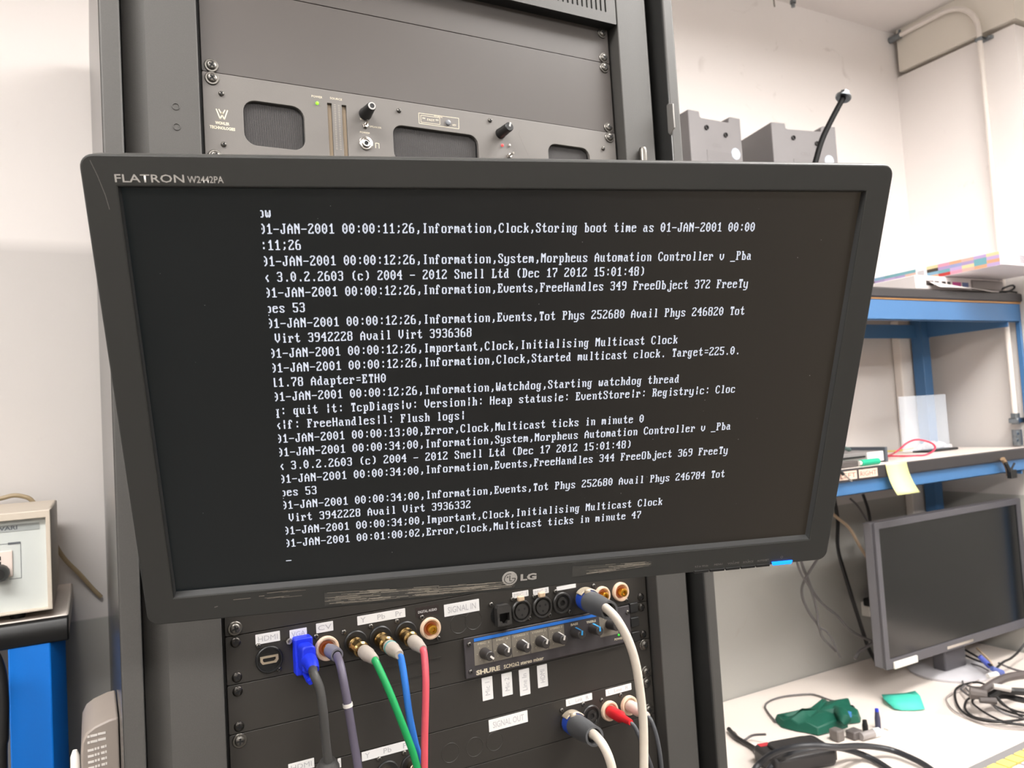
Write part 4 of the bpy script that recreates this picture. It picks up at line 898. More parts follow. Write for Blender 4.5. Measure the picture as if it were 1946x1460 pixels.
sw.build('colour_swatches', SWM, cart, smooth=False)
y0 = cy0 + 0.006 + 6 * ln
bc = MB()
for k in range(9): bc.box(XB - 0.0006, XB - 0.0004, y0 + 0.008, y0 + ln - 0.005, cz0 + 0.008 + 0.0022 * k, cz0 + 0.0088 + 0.0022 * k + 0.0006 * (k % 2))
bc.build('barcode', mat('barcode_grey', (150, 145, 150), 0.5), cart, smooth=False)
bc = MB()
for k in range(9): bc.box(XB + 0.075, XB + 0.098, cy0 - 0.0006, cy0 + 0.0002, cz0 + 0.006 + 0.0024 * k, cz0 + 0.0068 + 0.0024 * k + 0.0006 * (k % 2))
bc.build('barcode', mat('barcode_grey', (150, 145, 150), 0.5), cart, smooth=False)
dv = thing('slim_device', 'slim white device with dark ports under the colourful carton', 'device', (1.7, 0.5, ZS))
dx0, dx1 = 1.497, 1.86
MB().box(dx0, dx1, 0.452, 0.60, ZS + 0.004, cz0 - 0.0008).build('case', mat('device_white', (222, 214, 212), 0.45, var=0.04), dv, bevel=0.002)
MB().box(dx1 - 0.13, dx1 + 0.02, 0.449, 0.58, ZS + 0.006, cz0 - 0.004).build('end_block', mat('device_grey', (140, 132, 130), 0.45, var=0.06), dv, bevel=0.006)
for i, (f0, f1, c) in enumerate(((0.13, 0.22, (60, 54, 52)), (0.24, 0.29, (70, 62, 60)), (0.33, 0.38, (40, 36, 36)), (0.40, 0.44, (40, 36, 36)), (0.47, 0.58, (196, 60, 140)), (0.60, 0.68, (90, 110, 160)), (0.72, 0.78, (60, 56, 54)))):
    x0 = dx0 + (dx1 - dx0) * f0 * 0.9; x1 = dx0 + (dx1 - dx0) * f1 * 0.9
    MB().box(x0, x1, 0.4512, 0.453, ZS + 0.014, ZS + 0.026).build('port', mat('port_%d' % i, c, 0.5), dv, smooth=False)
for x in (dx0 + 0.02, dx1 - 0.03): MB().box(x, x + 0.02, 0.47, 0.58, ZS, ZS + 0.004).build('foot', M_black, dv)
mb = MB(); n = 12
for i in range(n + 1):
    t_ = i / n; x = 1.545 + 0.24 * t_
    c_ = [(x, 0.4475, ZS + 0.0225 - 0.021 * t_ ** 1.4), (x, 0.420 - 0.012 * math.sin(3.14 * t_), ZS + 0.004 - 0.006 * t_)]
    vs = [mb.bm.verts.new(Vector(p)) for p in c_]
    if i:
        mb.bm.faces.new((pv[0], vs[0], vs[1], pv[1]))
    pv = vs
props(mb.build('paper_slip', mat('paper', (236, 228, 224), 0.6, var=0.03), solid=0.0006), 'curling white paper slip lying in front of the slim white device', 'paper')
zg = ZS
pts = spline([(1.855, 0.46, zg + .004), (1.875, 0.447, zg + .016), (1.91, 0.444, zg + .024), (1.925, 0.447, zg + .018), (1.90, 0.45, zg + .008), (1.868, 0.455, zg + .004), (1.855, 0.46, zg + .004)], 6)
props(MB().tube(pts, 0.0026, 8).tube(spline([(1.86, 0.455, zg + .006), (1.885, 0.442, zg + .006), (1.915, 0.437, zg + .003)], 6), 0.0024, 8).build('cable_tie', M_black), 'black looped cable tie at the right end of the upper shelf', 'cable tie')

# ------------------------------------------------------------------ on the lower shelf
ZL = 1.3334
def ZLp(u, v, dz=0.0): return az(u, v, ZL + dz)
cd_ = thing('drive_caddy', 'grey metal drive caddy on the lower shelf beside the big screen', 'drive caddy', (1.4, 0.5, ZL))
e0 = ay(1612, 880, 0.50).x; 
CX = ay(1679, 860, 0.475).x; CX0 = CX - 0.26
MB().box(CX0, CX, 0.475, 0.60, ZL + 0.003, ZL + 0.028).build('tray', mat('caddy_grey', (150, 146, 145), 0.35, metal=0.4, var=0.06), cd_, bevel=0.0015)
MB().box(CX - 0.062, CX - 0.004, 0.473, 0.475, ZL + 0.004, ZL + 0.027).build('paper_label', M_label, cd_)
MB().box(CX0 + 0.02, CX - 0.07, 0.4725, 0.475, ZL + 0.016, ZL + 0.020).build('slot', M_blk, cd_)
MB().box(CX - 0.002, CX + 0.006, 0.468, 0.60, ZL, ZL + 0.036).build('handle', mat('caddy_handle', (78, 84, 92), 0.4), cd_, bevel=0.001)
MB().box(CX0 + 0.01, CX - 0.01, 0.48, 0.59, ZL, ZL + 0.003).build('foot', M_black, cd_)
pts = spline([(CX - 0.16, 0.53, ZL + .0285), (CX - 0.12, 0.52, ZL + .055), (CX - 0.09, 0.53, ZL + .045), (CX - 0.04, 0.54, ZL + .032)], 6)
props(MB().tube(pts, 0.005, 8).build('ribbon_cable', mat('ribbon_dark', (70, 92, 88), 0.5)), 'dark green grey cable lying over the drive caddy', 'cable')
ad_ = thing('small_adapter', 'small silver and dark adapter in front of the drive caddy', 'adapter', (1.31, 0.447, ZL))
xa = ay(1600, 880, 0.447).x; xb = ay(1625, 878, 0.447).x
MB().box(xa - 0.01, xb, 0.438, 0.456, ZL, ZL + 0.014).build('body', mat('adapter_dark', (84, 78, 76), 0.4), ad_, bevel=0.002)
MB().tube([(xb, 0.447, ZL + .007), (xb + 0.009, 0.447, ZL + .007)], 0.006, 12).build('collar', M_chrome, ad_)
pen = thing('green_plug', 'bright green plug on the front of the lower shelf', 'plug', (1.35, 0.44, ZL))
a, b = ay(1635, 875, 0.44), ay(1668, 871, 0.44)
MB().tube([(a.x, 0.44, ZL + .0075), (b.x, 0.44, ZL + .0075)], 0.0075, 14).build('body', mat('plug_green', (26, 170, 130), 0.4), pen)
MB().tube([(a.x - .007, 0.44, ZL + .0075), (a.x, 0.44, ZL + .0075)], 0.0055, 12).build('tip', M_white, pen)
# red looped wire
zc = ZL + 0.003
cl = [ZLp(1668, 869, .003), ZLp(1690, 867, .003), ZLp(1715, 867, .003), ZLp(1740, 866, .003), ZLp(1757, 865, .003)] + [ay(u, v, .49) for u, v in ((1770, 860), (1777, 852), (1773, 844), (1758, 838), (1740, 836), (1724, 842), (1712, 852), (1700, 861))] + [ZLp(1688, 866, .003)]
props(MB().tube(spline(cl, 6), 0.0022, 8).build('looped_wire', mat('wire_red', (204, 40, 74), 0.4)), 'red wire curled in a loop on the lower shelf', 'wire')
props(MB().tube(spline([ZLp(1684, 858, .0025), ZLp(1705, 857, .0025), ZLp(1725, 854, .0025), ZLp(1742, 851, .0025)], 6), 0.002, 8).build('yellow_wire', mat('wire_yellow', (214, 196, 90), 0.5)), 'yellow wire lying inside the red loop', 'wire')
a = ZLp(1734, 848); b = ZLp(1760, 846)
props(MB().box(a.x - .03, b.x - 0.0, a.y - .008, a.y + .01, ZL, ZL + .005).build('flat_tool', M_black, bevel=0.001), 'flat black tool lying behind the red wire loop', 'tool')
# clear panel in a black base
cpn = thing('clear_panel_stand', 'clear plastic panel standing in a black base on the lower shelf', 'panel stand', (1.7, 0.6, ZL))
gm = bpy.data.materials.new('clear_acrylic'); gm.use_nodes = True
gb = gm.node_tree.nodes['Principled BSDF']; gb.inputs['Base Color'].default_value = (0.78, 0.84, 0.92, 1); gb.inputs['Roughness'].default_value = 0.12; gb.inputs['Alpha'].default_value = 0.26; gb.inputs['IOR'].default_value = 1.3
yc = 0.585
x0, x1 = ay(1713, 800, yc).x, ay(1801, 800, yc).x; z1 = ay(1750, 752, yc).z
MB().box(x0, x1, yc, yc + 0.004, ZL + 0.006, z1).build('clear_sheet', gm, cpn)
MB().box((x0 + x1) / 2 - 0.03, x1 + 0.004, yc - 0.022, yc + 0.026, ZL, ZL + 0.006).build('base', M_black, cpn, bevel=0.002)
def crumple(name, label, cx, cy, rx, ry, h, m, cat, n=14, z=ZL):
    mb = MB(); vs = {}
    for i in range(n + 1):
        for j in range(n + 1):
            u, v = i / n * 2 - 1, j / n * 2 - 1; e = max(abs(u), abs(v))
            vs[i, j] = mb.bm.verts.new((cx + rx * u * (0.85 + 0.2 * random.random()), cy + ry * v * (0.85 + 0.2 * random.random()), z + 0.0015 + h * max(0, 1 - e) ** 0.5 * random.uniform(0.3, 1.0)))
    for i in range(n):
        for j in range(n): mb.bm.faces.new((vs[i, j], vs[i + 1, j], vs[i + 1, j + 1], vs[i, j + 1]))
    return props(mb.build(name, m, solid=0.0005, smooth=False), label, cat)
M_film = mat('clear_film', (214, 208, 208), 0.2, var=0.05)
a = ZLp(1925, 838); crumple('plastic_bag', 'crumpled clear plastic bag at the right end of the lower shelf', min(a.x, 1.80), a.y + .02, 0.05, 0.035, 0.03, M_film, 'plastic bag')
a = ZLp(1845, 842); crumple('plastic_wrapper', 'flat clear plastic wrapper near the crumpled bag', a.x, a.y, 0.075, 0.022, 0.008, M_film, 'wrapper')
for (u, v), lb in (((1786, 853), 'tiny white scrap of paper on the lower shelf, left one'), ((1813, 852), 'tiny white scrap of paper on the lower shelf, right one')):
    a = ZLp(u, v); props(MB().box(a.x - .009, a.x + .009, a.y - .006, a.y + .006, ZL, ZL + .0015, ).build('paper_scrap', M_white), lb, 'paper scrap')
# notes and tapes on the shelf edge
nt = MB(); n = 10
for i in range(n + 1):
    t_ = i / n; yy = 0.4262 - 0.0015 - 0.020 * (t_ ** 2.2); zz = 1.333 + 0.002 - 0.0735 * t_
    vs = [nt.bm.verts.new((x + 0.006 * t_, yy + dy * t_, zz)) for x, dy in ((1.284, 0.0), (1.322, -0.003), (1.360, -0.004))]
    if i:
        for k in range(2): nt.bm.faces.new((pv[k], vs[k], vs[k + 1], pv[k + 1])).smooth = True
    pv = vs
props(nt.build('sticky_note', mat('note_yellow', (236, 235, 164), 0.6, var=0.02), solid=0.0004), 'pale yellow sticky note hanging from the lower shelf edge', 'sticky note')
M_mask = mat('masking_tape', (222, 196, 178), 0.6, var=0.04); M_mprint = mat('marker_brown', (150, 96, 84), 0.6)
for body, u0, u1, v, lb in (('RIGHT', 1632, 1667, 895.5, 'masking tape label reading RIGHT on the lower shelf edge'), ('LEFT', 1594, 1628, 901, 'masking tape label reading LEFT, partly behind the big screen')):
    a, b = ay(u0, v, 0.426), ay(u1, v - 4, 0.426); zc = (1.318)
    t = thing('tape_label', lb, 'label', (a.x, 0.426, zc))
    MB().box(a.x, b.x, 0.4258, 0.4264, zc - 0.0095, zc + 0.0095).build('tape', M_mask, t)
    text_on('lettering', body, a.x + .004, b.x - .004, zc - .0055, zc + .0055, 0.4256, M_mprint, t)
sd = thing('small_screwdriver', 'small silver pen like tool leaning on the lower shelf edge', 'tool', (1.26, 0.415, 1.27))
MB().tube([ay(1601, 900, 0.420), ay(1619, 915, 0.414)], 0.002, 10).build('shaft', M_chrome, sd)
MB().tube([ay(1594, 894, 0.421), ay(1603, 902, 0.418)], 0.004, 10).build('handle', M_black, sd)
bc_ = thing('spring_clamp', 'black spring clamp with worn tips gripping the lower blue beam', 'clamp', ay(1920, 890, 0.425))
yk = 0.42
MB().tube(spline([ay(1905, 872, yk), ay(1912, 884, yk), ay(1916, 896, yk), ay(1917, 905, yk)], 5), [0.006] * 16, 10).build('jaw', mat('clamp_tan', (150, 124, 96), 0.5), bc_)
MB().tube(spline([ay(1911, 880, yk - .006), ay(1917, 892, yk - .006), ay(1920, 904, yk - .004)], 5), 0.005, 10).box(ay(1913, 900, yk).x, ay(1924, 900, yk).x, yk - .012, yk, ay(1918, 909, yk).z, ay(1918, 893, yk).z).build('body', M_black, bc_, bevel=0.001)
MB().tube([ay(1921, 894, yk - .004), ay(1928, 880, yk - .01)], 0.0028, 8).tube([ay(1922, 892, yk - .004), ay(1930, 898, yk - .01)], 0.0028, 8).build('handle', M_black, bc_)
# cables hanging behind the shelf down the wall
M_cord = mat('cord_black', (30, 29, 29), 0.45, var=0.08)
M_cordb = mat('cord_beige', (196, 172, 146), 0.5, var=0.06)
M_cordg = mat('cord_grey', (96, 92, 92), 0.45, var=0.06)
HY = [0.7]
def hang(label, pts, r, m, cat='cable'):
    y = HY[0]; HY[0] -= 0.0115
    P = [ay(u, v, y) if len(q) == 2 else ay(u, v, q[2]) for q in pts for u, v in [q[:2]]]
    return props(MB().tube(spline(P, 6), r, 8).build('hanging_cable', m), label, cat, 'cables hanging on the wall behind the bench')
hang('thick black cable falling from behind the big screen edge to the desk', [(1584, 940), (1592, 990), (1592, 1040), (1605, 1090), (1630, 1170), (1650, 1230), (1668, 1263, 0.66)], 0.005, M_cord)
hang('black cable dropping behind the left edge of the second monitor', [(1640, 940), (1650, 970), (1655, 1000), (1662, 1040), (1672, 1090), (1690, 1130)], 0.0042, M_cord)
hang('beige cable sagging from the big screen corner to the second monitor', [(1575, 970), (1592, 985), (1615, 1005), (1632, 1035), (1652, 1065), (1672, 1080), (1690, 1086)], 0.0042, M_cordb)
hang('thin grey and beige wire under the sticky note', [(1616, 948), (1630, 962), (1645, 985), (1660, 1005), (1680, 1028)], 0.0028, M_cordg)
hang('grey cable crossing behind the power light corner, right strand', [(1515, 1040), (1525, 1075), (1533, 1095), (1545, 1125), (1565, 1150), (1590, 1170), (1612, 1195), (1640, 1212), (1672, 1224), (1690, 1232)], 0.0036, M_cordg)
hang('grey cable crossing behind the power light corner, left strand', [(1570, 1040), (1550, 1068), (1528, 1105), (1524, 1130), (1535, 1160), (1555, 1190), (1562, 1210), (1575, 1225), (1588, 1238)], 0.0032, M_cordg)
hang('thin grey cable beside the left strand below the big screen', [(1512, 1060), (1522, 1090), (1540, 1120), (1552, 1160), (1556, 1190), (1570, 1200), (1582, 1218), (1590, 1236), (1597, 1250)], 0.0026, M_cordg)
hang('short dark cable lying over the wall and desk junction by the second monitor', [(1625, 1252), (1634, 1238), (1650, 1228), (1668, 1215), (1690, 1205)], 0.004, M_cordg)
ps = thing('power_strip', 'black socket strip on the wall behind the second monitor, with a plug in it', 'power strip', ay(1665, 1135, 0.725))
MB().box(ay(1658, 1130, 0.73).x, ay(1690, 1130, 0.73).x, 0.712, YB - 0.0005, ay(1668, 1176, 0.73).z, ay(1668, 1082, 0.73).z).build('body', M_black, ps, bevel=0.003)
q = ay(1661, 1141, 0.712); MB().box(q.x - .035, q.x + .004, 0.70, 0.722, q.z - .012, q.z + .01).build('plug', M_black, ps, bevel=0.004)
q = ay(1656, 1158, 0.715); MB().box(q.x - .014, q.x + .012, 0.71, YB - .0005, q.z - .02, q.z + .02).build('white_socket', M_white, ps, bevel=0.003)

# ------------------------------------------------------------------ second monitor on the desk
YM2 = 0.48
mx0, mzb = ay(1685, 1275, YM2).x, ay(1685, 1275, YM2).z; mzt = ay(1683, 991, YM2).z
m2 = thing('desk_monitor', 'switched off dark monitor with grey bezel standing on the white desk', 'monitor', (mx0 + 0.28, YM2, 0.76))
M_m2 = mat('desk_monitor_grey', (86, 84, 88), 0.42, var=0.05)
mx1 = ay(1953, 1100, YM2).x
def add_m2():
    o = [(mx0, mzb), (mx1, mzb), (mx1, mzt), (mx0, mzt)]
    i_ = [(mx0 + 0.016, mzb + 0.022), (mx1 - 0.016, mzb + 0.022), (mx1 - 0.016, mzt - 0.016), (mx0 + 0.016, mzt - 0.016)]
    plate('bezel', rrect(mx0, mx1, mzb, mzt, 0.004, 3), [i_], YM2, YM2 + 0.008, M_m2, m2, bev=0.001)
    MB().box(mx0 + 0.001, mx1 - 0.001, YM2 + 0.008, YM2 + 0.034, mzb + 0.001, mzt - 0.001).build('back_shell', mat('desk_monitor_side', (112, 110, 114), 0.4, var=0.05), m2, bevel=0.003)
    MB().box(i_[0][0] - .001, i_[1][0] + .001, YM2 + 0.004, YM2 + 0.0075, i_[0][1] - .001, i_[2][1] + .001).build('screen', mat('dark_screen', (16, 17, 18), 0.22, var=0.0, spec=0.8), m2, smooth=False)
    a, b = ay(1697, 1268, YM2), ay(1741, 1253, YM2)
    MB().box(a.x, b.x, YM2 - 0.006, YM2, mzb - 0.001, mzb + 0.016).build('name_label', M_white, m2, bevel=0.002)
    a, b = ay(1800, 1235, YM2), ay(1850, 1222, YM2)
    MB().box(a.x, b.x, YM2 - 0.001, YM2, mzb + 0.005, mzb + 0.012).build('button_strip', M_chrome, m2, bevel=0.001)
    cx = (mx0 + mx1) / 2 + 0.02
    MB().box(cx - 0.045, cx + 0.045, YM2 + 0.04, YM2 + 0.075, 0.77, mzb + 0.2).build('stand_neck', M_m2, m2, bevel=0.004)
    MB().lathe((cx, YM2 + 0.06, 0.7603), VZ, [(0, 0.0), (0, 0.10), (0.006, 0.102), (0.012, 0.09), (0.012, 0)], 36).build('stand_base', mat('stand_silver', (196, 194, 198), 0.35, var=0.03), m2)
    MB().box(cx - 0.05, cx + 0.05, YM2 + 0.032, YM2 + 0.045, mzb + 0.09, mzb + 0.22).build('stand_mount', M_m2, m2)
add_m2()

# ------------------------------------------------------------------ on the desk
ZD_ = 0.7604
def ZDp(u, v, dz=0.0): return az(u, v, ZD_ + dz)
# green wallet with its cord
gw = thing('green_pouch', 'dark green folded fabric pouch with a grey cord loop on the desk', 'pouch', ZDp(1545, 1375))
M_green = mat('pouch_green', (10, 84, 66), 0.55, var=0.12, vscale=50)
outl = [(1471, 1371), (1487, 1378), (1500, 1380), (1520, 1368), (1545, 1357), (1570, 1346), (1575, 1344), (1618, 1344), (1622, 1352), (1637, 1368), (1636, 1375), (1612, 1378), (1612, 1384), (1600, 1388), (1555, 1400), (1530, 1394), (1515, 1392), (1500, 1388), (1485, 1384)]
gb_ = MB(); bot = [ZDp(u, v) for u, v in outl]; cen = sum(bot, Vector()) / len(bot)
vb = [gb_.bm.verts.new(p + VZ * 0.001) for p in bot]; vm = [gb_.bm.verts.new(cen + (p - cen) * 0.93 + VZ * (0.016 + 0.008 * (i % 2))) for i, p in enumerate(bot)]
vt = [gb_.bm.verts.new(cen + (p - cen) * 0.55 + VZ * (0.024 + 0.012 * ((i * 7) % 3) / 2)) for i, p in enumerate(bot)]
vc = gb_.bm.verts.new(cen + VZ * 0.028); n = len(bot)
for i in range(n):
    j = (i + 1) % n
    gb_.bm.faces.new((vb[i], vb[j], vm[j], vm[i])); gb_.bm.faces.new((vm[i], vm[j], vt[j], vt[i])); gb_.bm.faces.new((vt[i], vt[j], vc))
gb_.bm.faces.new(vb[::-1])
gb_.build('body', M_green, gw, bevel=0.002)
a = ZDp(1604, 1357, .03)
MB().tube([ZDp(1590, 1350, .022), ZDp(1600, 1357, .034), ZDp(1606, 1368, .03), ZDp(1600, 1374, .024)], [0.010, 0.014, 0.013, 0.008], 12).build('bundle', M_green, gw)
MB().box(a.x - .006, a.x + .006, a.y - .016, a.y - .008, a.z - .004, a.z + .008).build('blue_snap', mat('snap_blue', (52, 120, 180), 0.4), gw, bevel=0.001)
MB().tube(spline([ZDp(1474, 1372, .004), ZDp(1460, 1355, .003), ZDp(1454, 1342, .003), ZDp(1464, 1332, .003), ZDp(1490, 1324, .003), ZDp(1530, 1320, .003), ZDp(1550, 1321, .003), ZDp(1575, 1330, .004), ZDp(1592, 1335, .01), ZDp(1605, 1347, .022)], 6), 0.0022, 8).build('cord', M_cordg, gw)
MB().tube(spline([ZDp(1612, 1346, .014), ZDp(1620, 1342, .024), ZDp(1626, 1352, .016), ZDp(1630, 1362, .010)], 6), 0.0022, 8).build('strap', mat('strap_black', (20, 30, 28), 0.5), gw)
# teal sheet
tl = MB(); g = [[ZDp(u, v) for u, v in row] for row in (((1676, 1328), (1700, 1325), (1722, 1323), (1740, 1324)), ((1681, 1340), (1704, 1338), (1730, 1336), (1750, 1337)), ((1700, 1351), (1715, 1352), (1738, 1352), (1758, 1352)))]
hts = ((.008, .006, .006, .012), (.012, .016, .018, .016), (.004, .001, .001, .004)); V = [[tl.bm.verts.new(g[i][j] + VZ * (hts[i][j] + .001)) for j in range(4)] for i in range(3)]
for i in range(2):
    for j in range(3): tl.bm.faces.new((V[i][j], V[i + 1][j], V[i + 1][j + 1], V[i][j + 1])).smooth = True
props(tl.build('teal_cloth', mat('teal_cloth', (70, 196, 172), 0.6, var=0.06), solid=0.0015), 'folded teal cloth lying alone on the white desk', 'cloth')
# power brick / scanner
bk = thing('black_power_brick', 'black power brick with a red sticker under two thick black cables', 'power brick', ZDp(1510, 1420))
c = [ZDp(*q) for q in ((1447, 1440), (1455, 1397), (1575, 1404), (1572, 1440))]
xa, ya = c[0].x + .02, 0.36
F_ = Matrix.Translation((az(1510, 1432, ZD_ + .02).x, az(1510, 1432, ZD_ + .02).y, ZD_)) @ Matrix.Rotation(math.radians(-14), 4, 'Z')
MB().prism(rrect(-0.072, 0.072, -0.042, 0.042, 0.014, 4), VX, VY, VZ, Vector((0, 0, 0)), 0.0, 0.034).build('case', mat('brick_black', (44, 42, 42), 0.45, var=0.1, vscale=40), bk, frame=F_, bevel=0.008, seg=3)
MB().prism(rrect(-0.050, 0.050, -0.028, 0.028, 0.016, 4), VX, VY, VZ, Vector((0, 0, 0)), 0.034, 0.040).build('raised_top', mat('brick_black', (44, 42, 42), 0.45), bk, frame=F_, bevel=0.003)
MB().box(-0.062, -0.038, 0.022, 0.036, 0.0338, 0.0348).build('red_sticker', mat('sticker_red', (190, 52, 60), 0.5), bk, 'small red sticker', frame=F_)
for k in range(6): MB().box(0.0715, 0.0735, -0.034 + k * 0.011, -0.028 + k * 0.011, 0.008, 0.028).build('end_rib', mat('brick_rib', (92, 86, 80), 0.5), bk, frame=F_, smooth=False)
def desk_cable(label, pts, r, m, dz, name='thick_cable', group=None):
    P = [az(q[0], q[1], ZD_ + (q[2] if len(q) > 2 else dz)) for q in pts]
    return props(MB().tube(spline(P, 6), r, 10).build(name, m), label, 'cable', group)
M_thick = mat('thick_cord', (46, 47, 50), 0.4, var=0.06)
desk_cable('thick black cable arching over the power brick, upper of the two', [(1420, 1490, .012), (1440, 1455, .026), (1470, 1432, .055), (1510, 1420, .072), (1550, 1417, .074), (1590, 1420, .062), (1640, 1418, .035), (1690, 1425, .016), (1730, 1440, .012), (1760, 1456, .010), (1790, 1480, .010)], 0.006, M_thick, .006)
desk_cable('thick black cable arching over the power brick, lower of the two', [(1440, 1500, .006), (1470, 1452, .02), (1500, 1435, .050), (1540, 1425, .056), (1585, 1421, .044), (1620, 1428, .02), (1660, 1444, .008), (1700, 1470, .006), (1720, 1490, .006)], 0.006, M_thick, .006)
desk_cable('black cord reaching the power brick from behind the rack', [(1385, 1386, .007), (1400, 1402, .007), (1430, 1420, .006), (1450, 1435, .012)], 0.005, M_cord, .004, 'brick_cord')
desk_cable('thin grey cord looping left of the power brick', [(1395, 1392, .003), (1410, 1408, .003), (1430, 1398, .012), (1455, 1396, .02)], 0.0026, M_cordg, .004, 'brick_cord')
# row of little adapters
for nm, lb, (u0, u1, v), hgt, m in (('grey_adapter', 'grey square adapter between the green pouch and power brick', (1582, 1600, 1408), .024, mat('adp_grey', (108, 102, 98), 0.5)),
                                   ('wedge_adapter', 'small dark grey wedge adapter in the middle of the desk litter', (1612, 1636, 1404), .018, mat('adp_grey2', (98, 92, 90), 0.5))):
    a, b = ZDp(u0, v), ZDp(u1, v - 2); cxx, cyy = (a.x + b.x) / 2, (a.y + b.y) / 2; hw_ = (b - a).length / 2
    props(MB().box(cxx - hw_, cxx + hw_, cyy - .012, cyy + .012, ZD_, ZD_ + hgt).build(nm, m, bevel=0.003), lb, 'adapter')
for nm, lb, uv, m, hh, tip in (('black_plug', 'small black plug standing upright among the desk litter', (1645, 1392), M_black, .026, None), ('blue_tip_plug', 'dark plug with a blue tip standing by the white cap', (1669, 1384), mat('plug_slate', (62, 62, 84), 0.45), .036, mat('tip_blue', (40, 60, 190), 0.4))):
    a = ZDp(*uv); t = thing(nm, lb, 'plug', a)
    MB().lathe(a, VZ, [(0, .006), (hh * .6, .0062), (hh * .8, .005), (hh, .0045), (hh, 0)], 12).build('body', m, t)
    if tip: MB().lathe(a + VZ * hh, VZ, [(0, .0044), (.006, .004), (.007, 0)], 12).build('tip', tip, t)
a = ZDp(1660, 1402); t = thing('white_capped_connector', 'grey connector with a bright white round cap on the desk', 'connector', a)
MB().tube([a + Vector((-.035, .004, .009)), a + Vector((0, 0, .009))], 0.0085, 14).build('barrel', mat('adp_grey3', (150, 144, 142), 0.4), t)
MB().tube([a + Vector((0.0005, 0, .009)), a + Vector((.016, -.002, .009))], 0.0092, 16).build('cap', mat('cap_white', (240, 244, 246), 0.3), t)
a = ZDp(1692, 1385); props(MB().box(a.x - .014, a.x + .014, a.y - .006, a.y + .006, ZD_, ZD_ + .003).build('paper_scrap', M_white), 'white scrap of paper right of the white cap on the desk', 'paper scrap')
# bundle of cables in front of the desk monitor: every strand on its own
def c8(pts): return [(1700 + a * 0.17813, 1200 + b * 0.17813, c) for a, b, c in pts]
G_ = 'bundle of thin cables'
rnd = random.Random(11)
for lb, pts, r, m in (
  ('small upright loop at its left top', [(1000, 420, .03), (900, 370, .02), (800, 352, .006), (740, 410, .004), (722, 480, .004), (740, 575, .004), (830, 680, .012), (900, 700, .03)], .0022, M_cordg),
  ('widest loop reaching furthest left', [(1000, 580, .03), (880, 545, .02), (760, 565, .006), (690, 590, .004), (645, 645, .004), (662, 765, .004), (740, 870, .004), (880, 938, .004), (1050, 966, .004), (1200, 962, .005), (1420, 935, .008)], .0026, M_cord),
  ('loop just inside the widest one', [(960, 640, .03), (830, 700, .012), (765, 745, .006), (755, 830, .004), (850, 915, .009), (1050, 955, .009), (1250, 985, .005), (1420, 1008, .004)], .0026, M_cord),
  ('loop running diagonally to the lower right', [(980, 660, .03), (862, 700, .012), (832, 760, .006), (900, 825, .010), (1000, 890, .014), (1140, 955, .010), (1300, 990, .009), (1420, 1004, .009)], .0024, M_cord),
  ('short loop folded back near the knot', [(1000, 600, .035), (860, 600, .016), (760, 580, .010), (712, 612, .009), (740, 650, .009), (830, 700, .018), (940, 690, .03)], .0024, M_cordg),
  ('strand leaving under the core, upper', [(1080, 690, .03), (1110, 740, .016), (1180, 800, .006), (1290, 850, .004), (1420, 880, .004)], .0024, M_cord),
  ('strand leaving under the core, lower', [(1000, 740, .025), (1060, 790, .012), (1180, 845, .004), (1300, 885, .004), (1420, 905, .004)], .0024, M_cord),
  ('strand arching over two outer loops', [(1020, 760, .03), (1120, 850, .024), (1240, 900, .018), (1420, 940, .02)], .0024, M_cordg),
  ('long strand dipping low and right', [(1090, 700, .04), (1180, 790, .024), (1260, 850, .014), (1420, 960, .012)], .0024, M_cord),
  ('faint grey outer strand', [(900, 520, .02), (700, 620, .006), (560, 700, .003), (570, 770, .003), (640, 850, .003), (800, 930, .003), (1050, 1010, .003), (1420, 1046, .003)], .0016, mat('cord_faint', (160, 150, 146), 0.5)),
  ('pair end hanging from the monitor, left', [(690, 222, .03), (780, 270, .03), (900, 320, .03), (1040, 362, .04)], .0028, M_cord),
  ('pair end hanging from the monitor, right', [(755, 200, .04), (860, 260, .035), (980, 330, .035), (1100, 420, .045)], .0028, M_cord),
  ('pale strand beside the blue connectors', [(880, 182, .04), (940, 240, .035), (1010, 310, .035), (1060, 400, .04)], .0028, M_cordb),
  ('dark strand slanting up to the right edge', [(1060, 420, .045), (1160, 330, .03), (1240, 290, .03), (1320, 220, .03), (1400, 120, .05)], .0028, M_cord),
  ('grey strand crossing the top right', [(1110, 340, .03), (1200, 380, .02), (1300, 415, .02), (1420, 440, .02)], .0026, M_cordg),
  ('thick wound core across the bundle', [(830, 690, .025), (930, 640, .045), (1050, 560, .06), (1180, 500, .062), (1300, 475, .06), (1420, 462, .055)], .009, mat('core_grey', (84, 76, 74), 0.55, var=0.15, vscale=200)),
  ('thick dark strand below the wound core', [(1000, 700, .03), (1120, 640, .04), (1250, 640, .045), (1420, 650, .04)], .008, M_cord),
  ('thick dark strand under the core', [(1060, 700, .02), (1180, 690, .025), (1300, 720, .025), (1420, 745, .02)], .007, M_cord)):
    P = [az(u, v, ZD_ + r + dz) for u, v, dz in c8(pts)]
    props(MB().tube(spline(P, 6), r, 8).build('bundled_cable', m), 'cable of the bundle by the desk monitor, ' + lb, 'cable', G_)
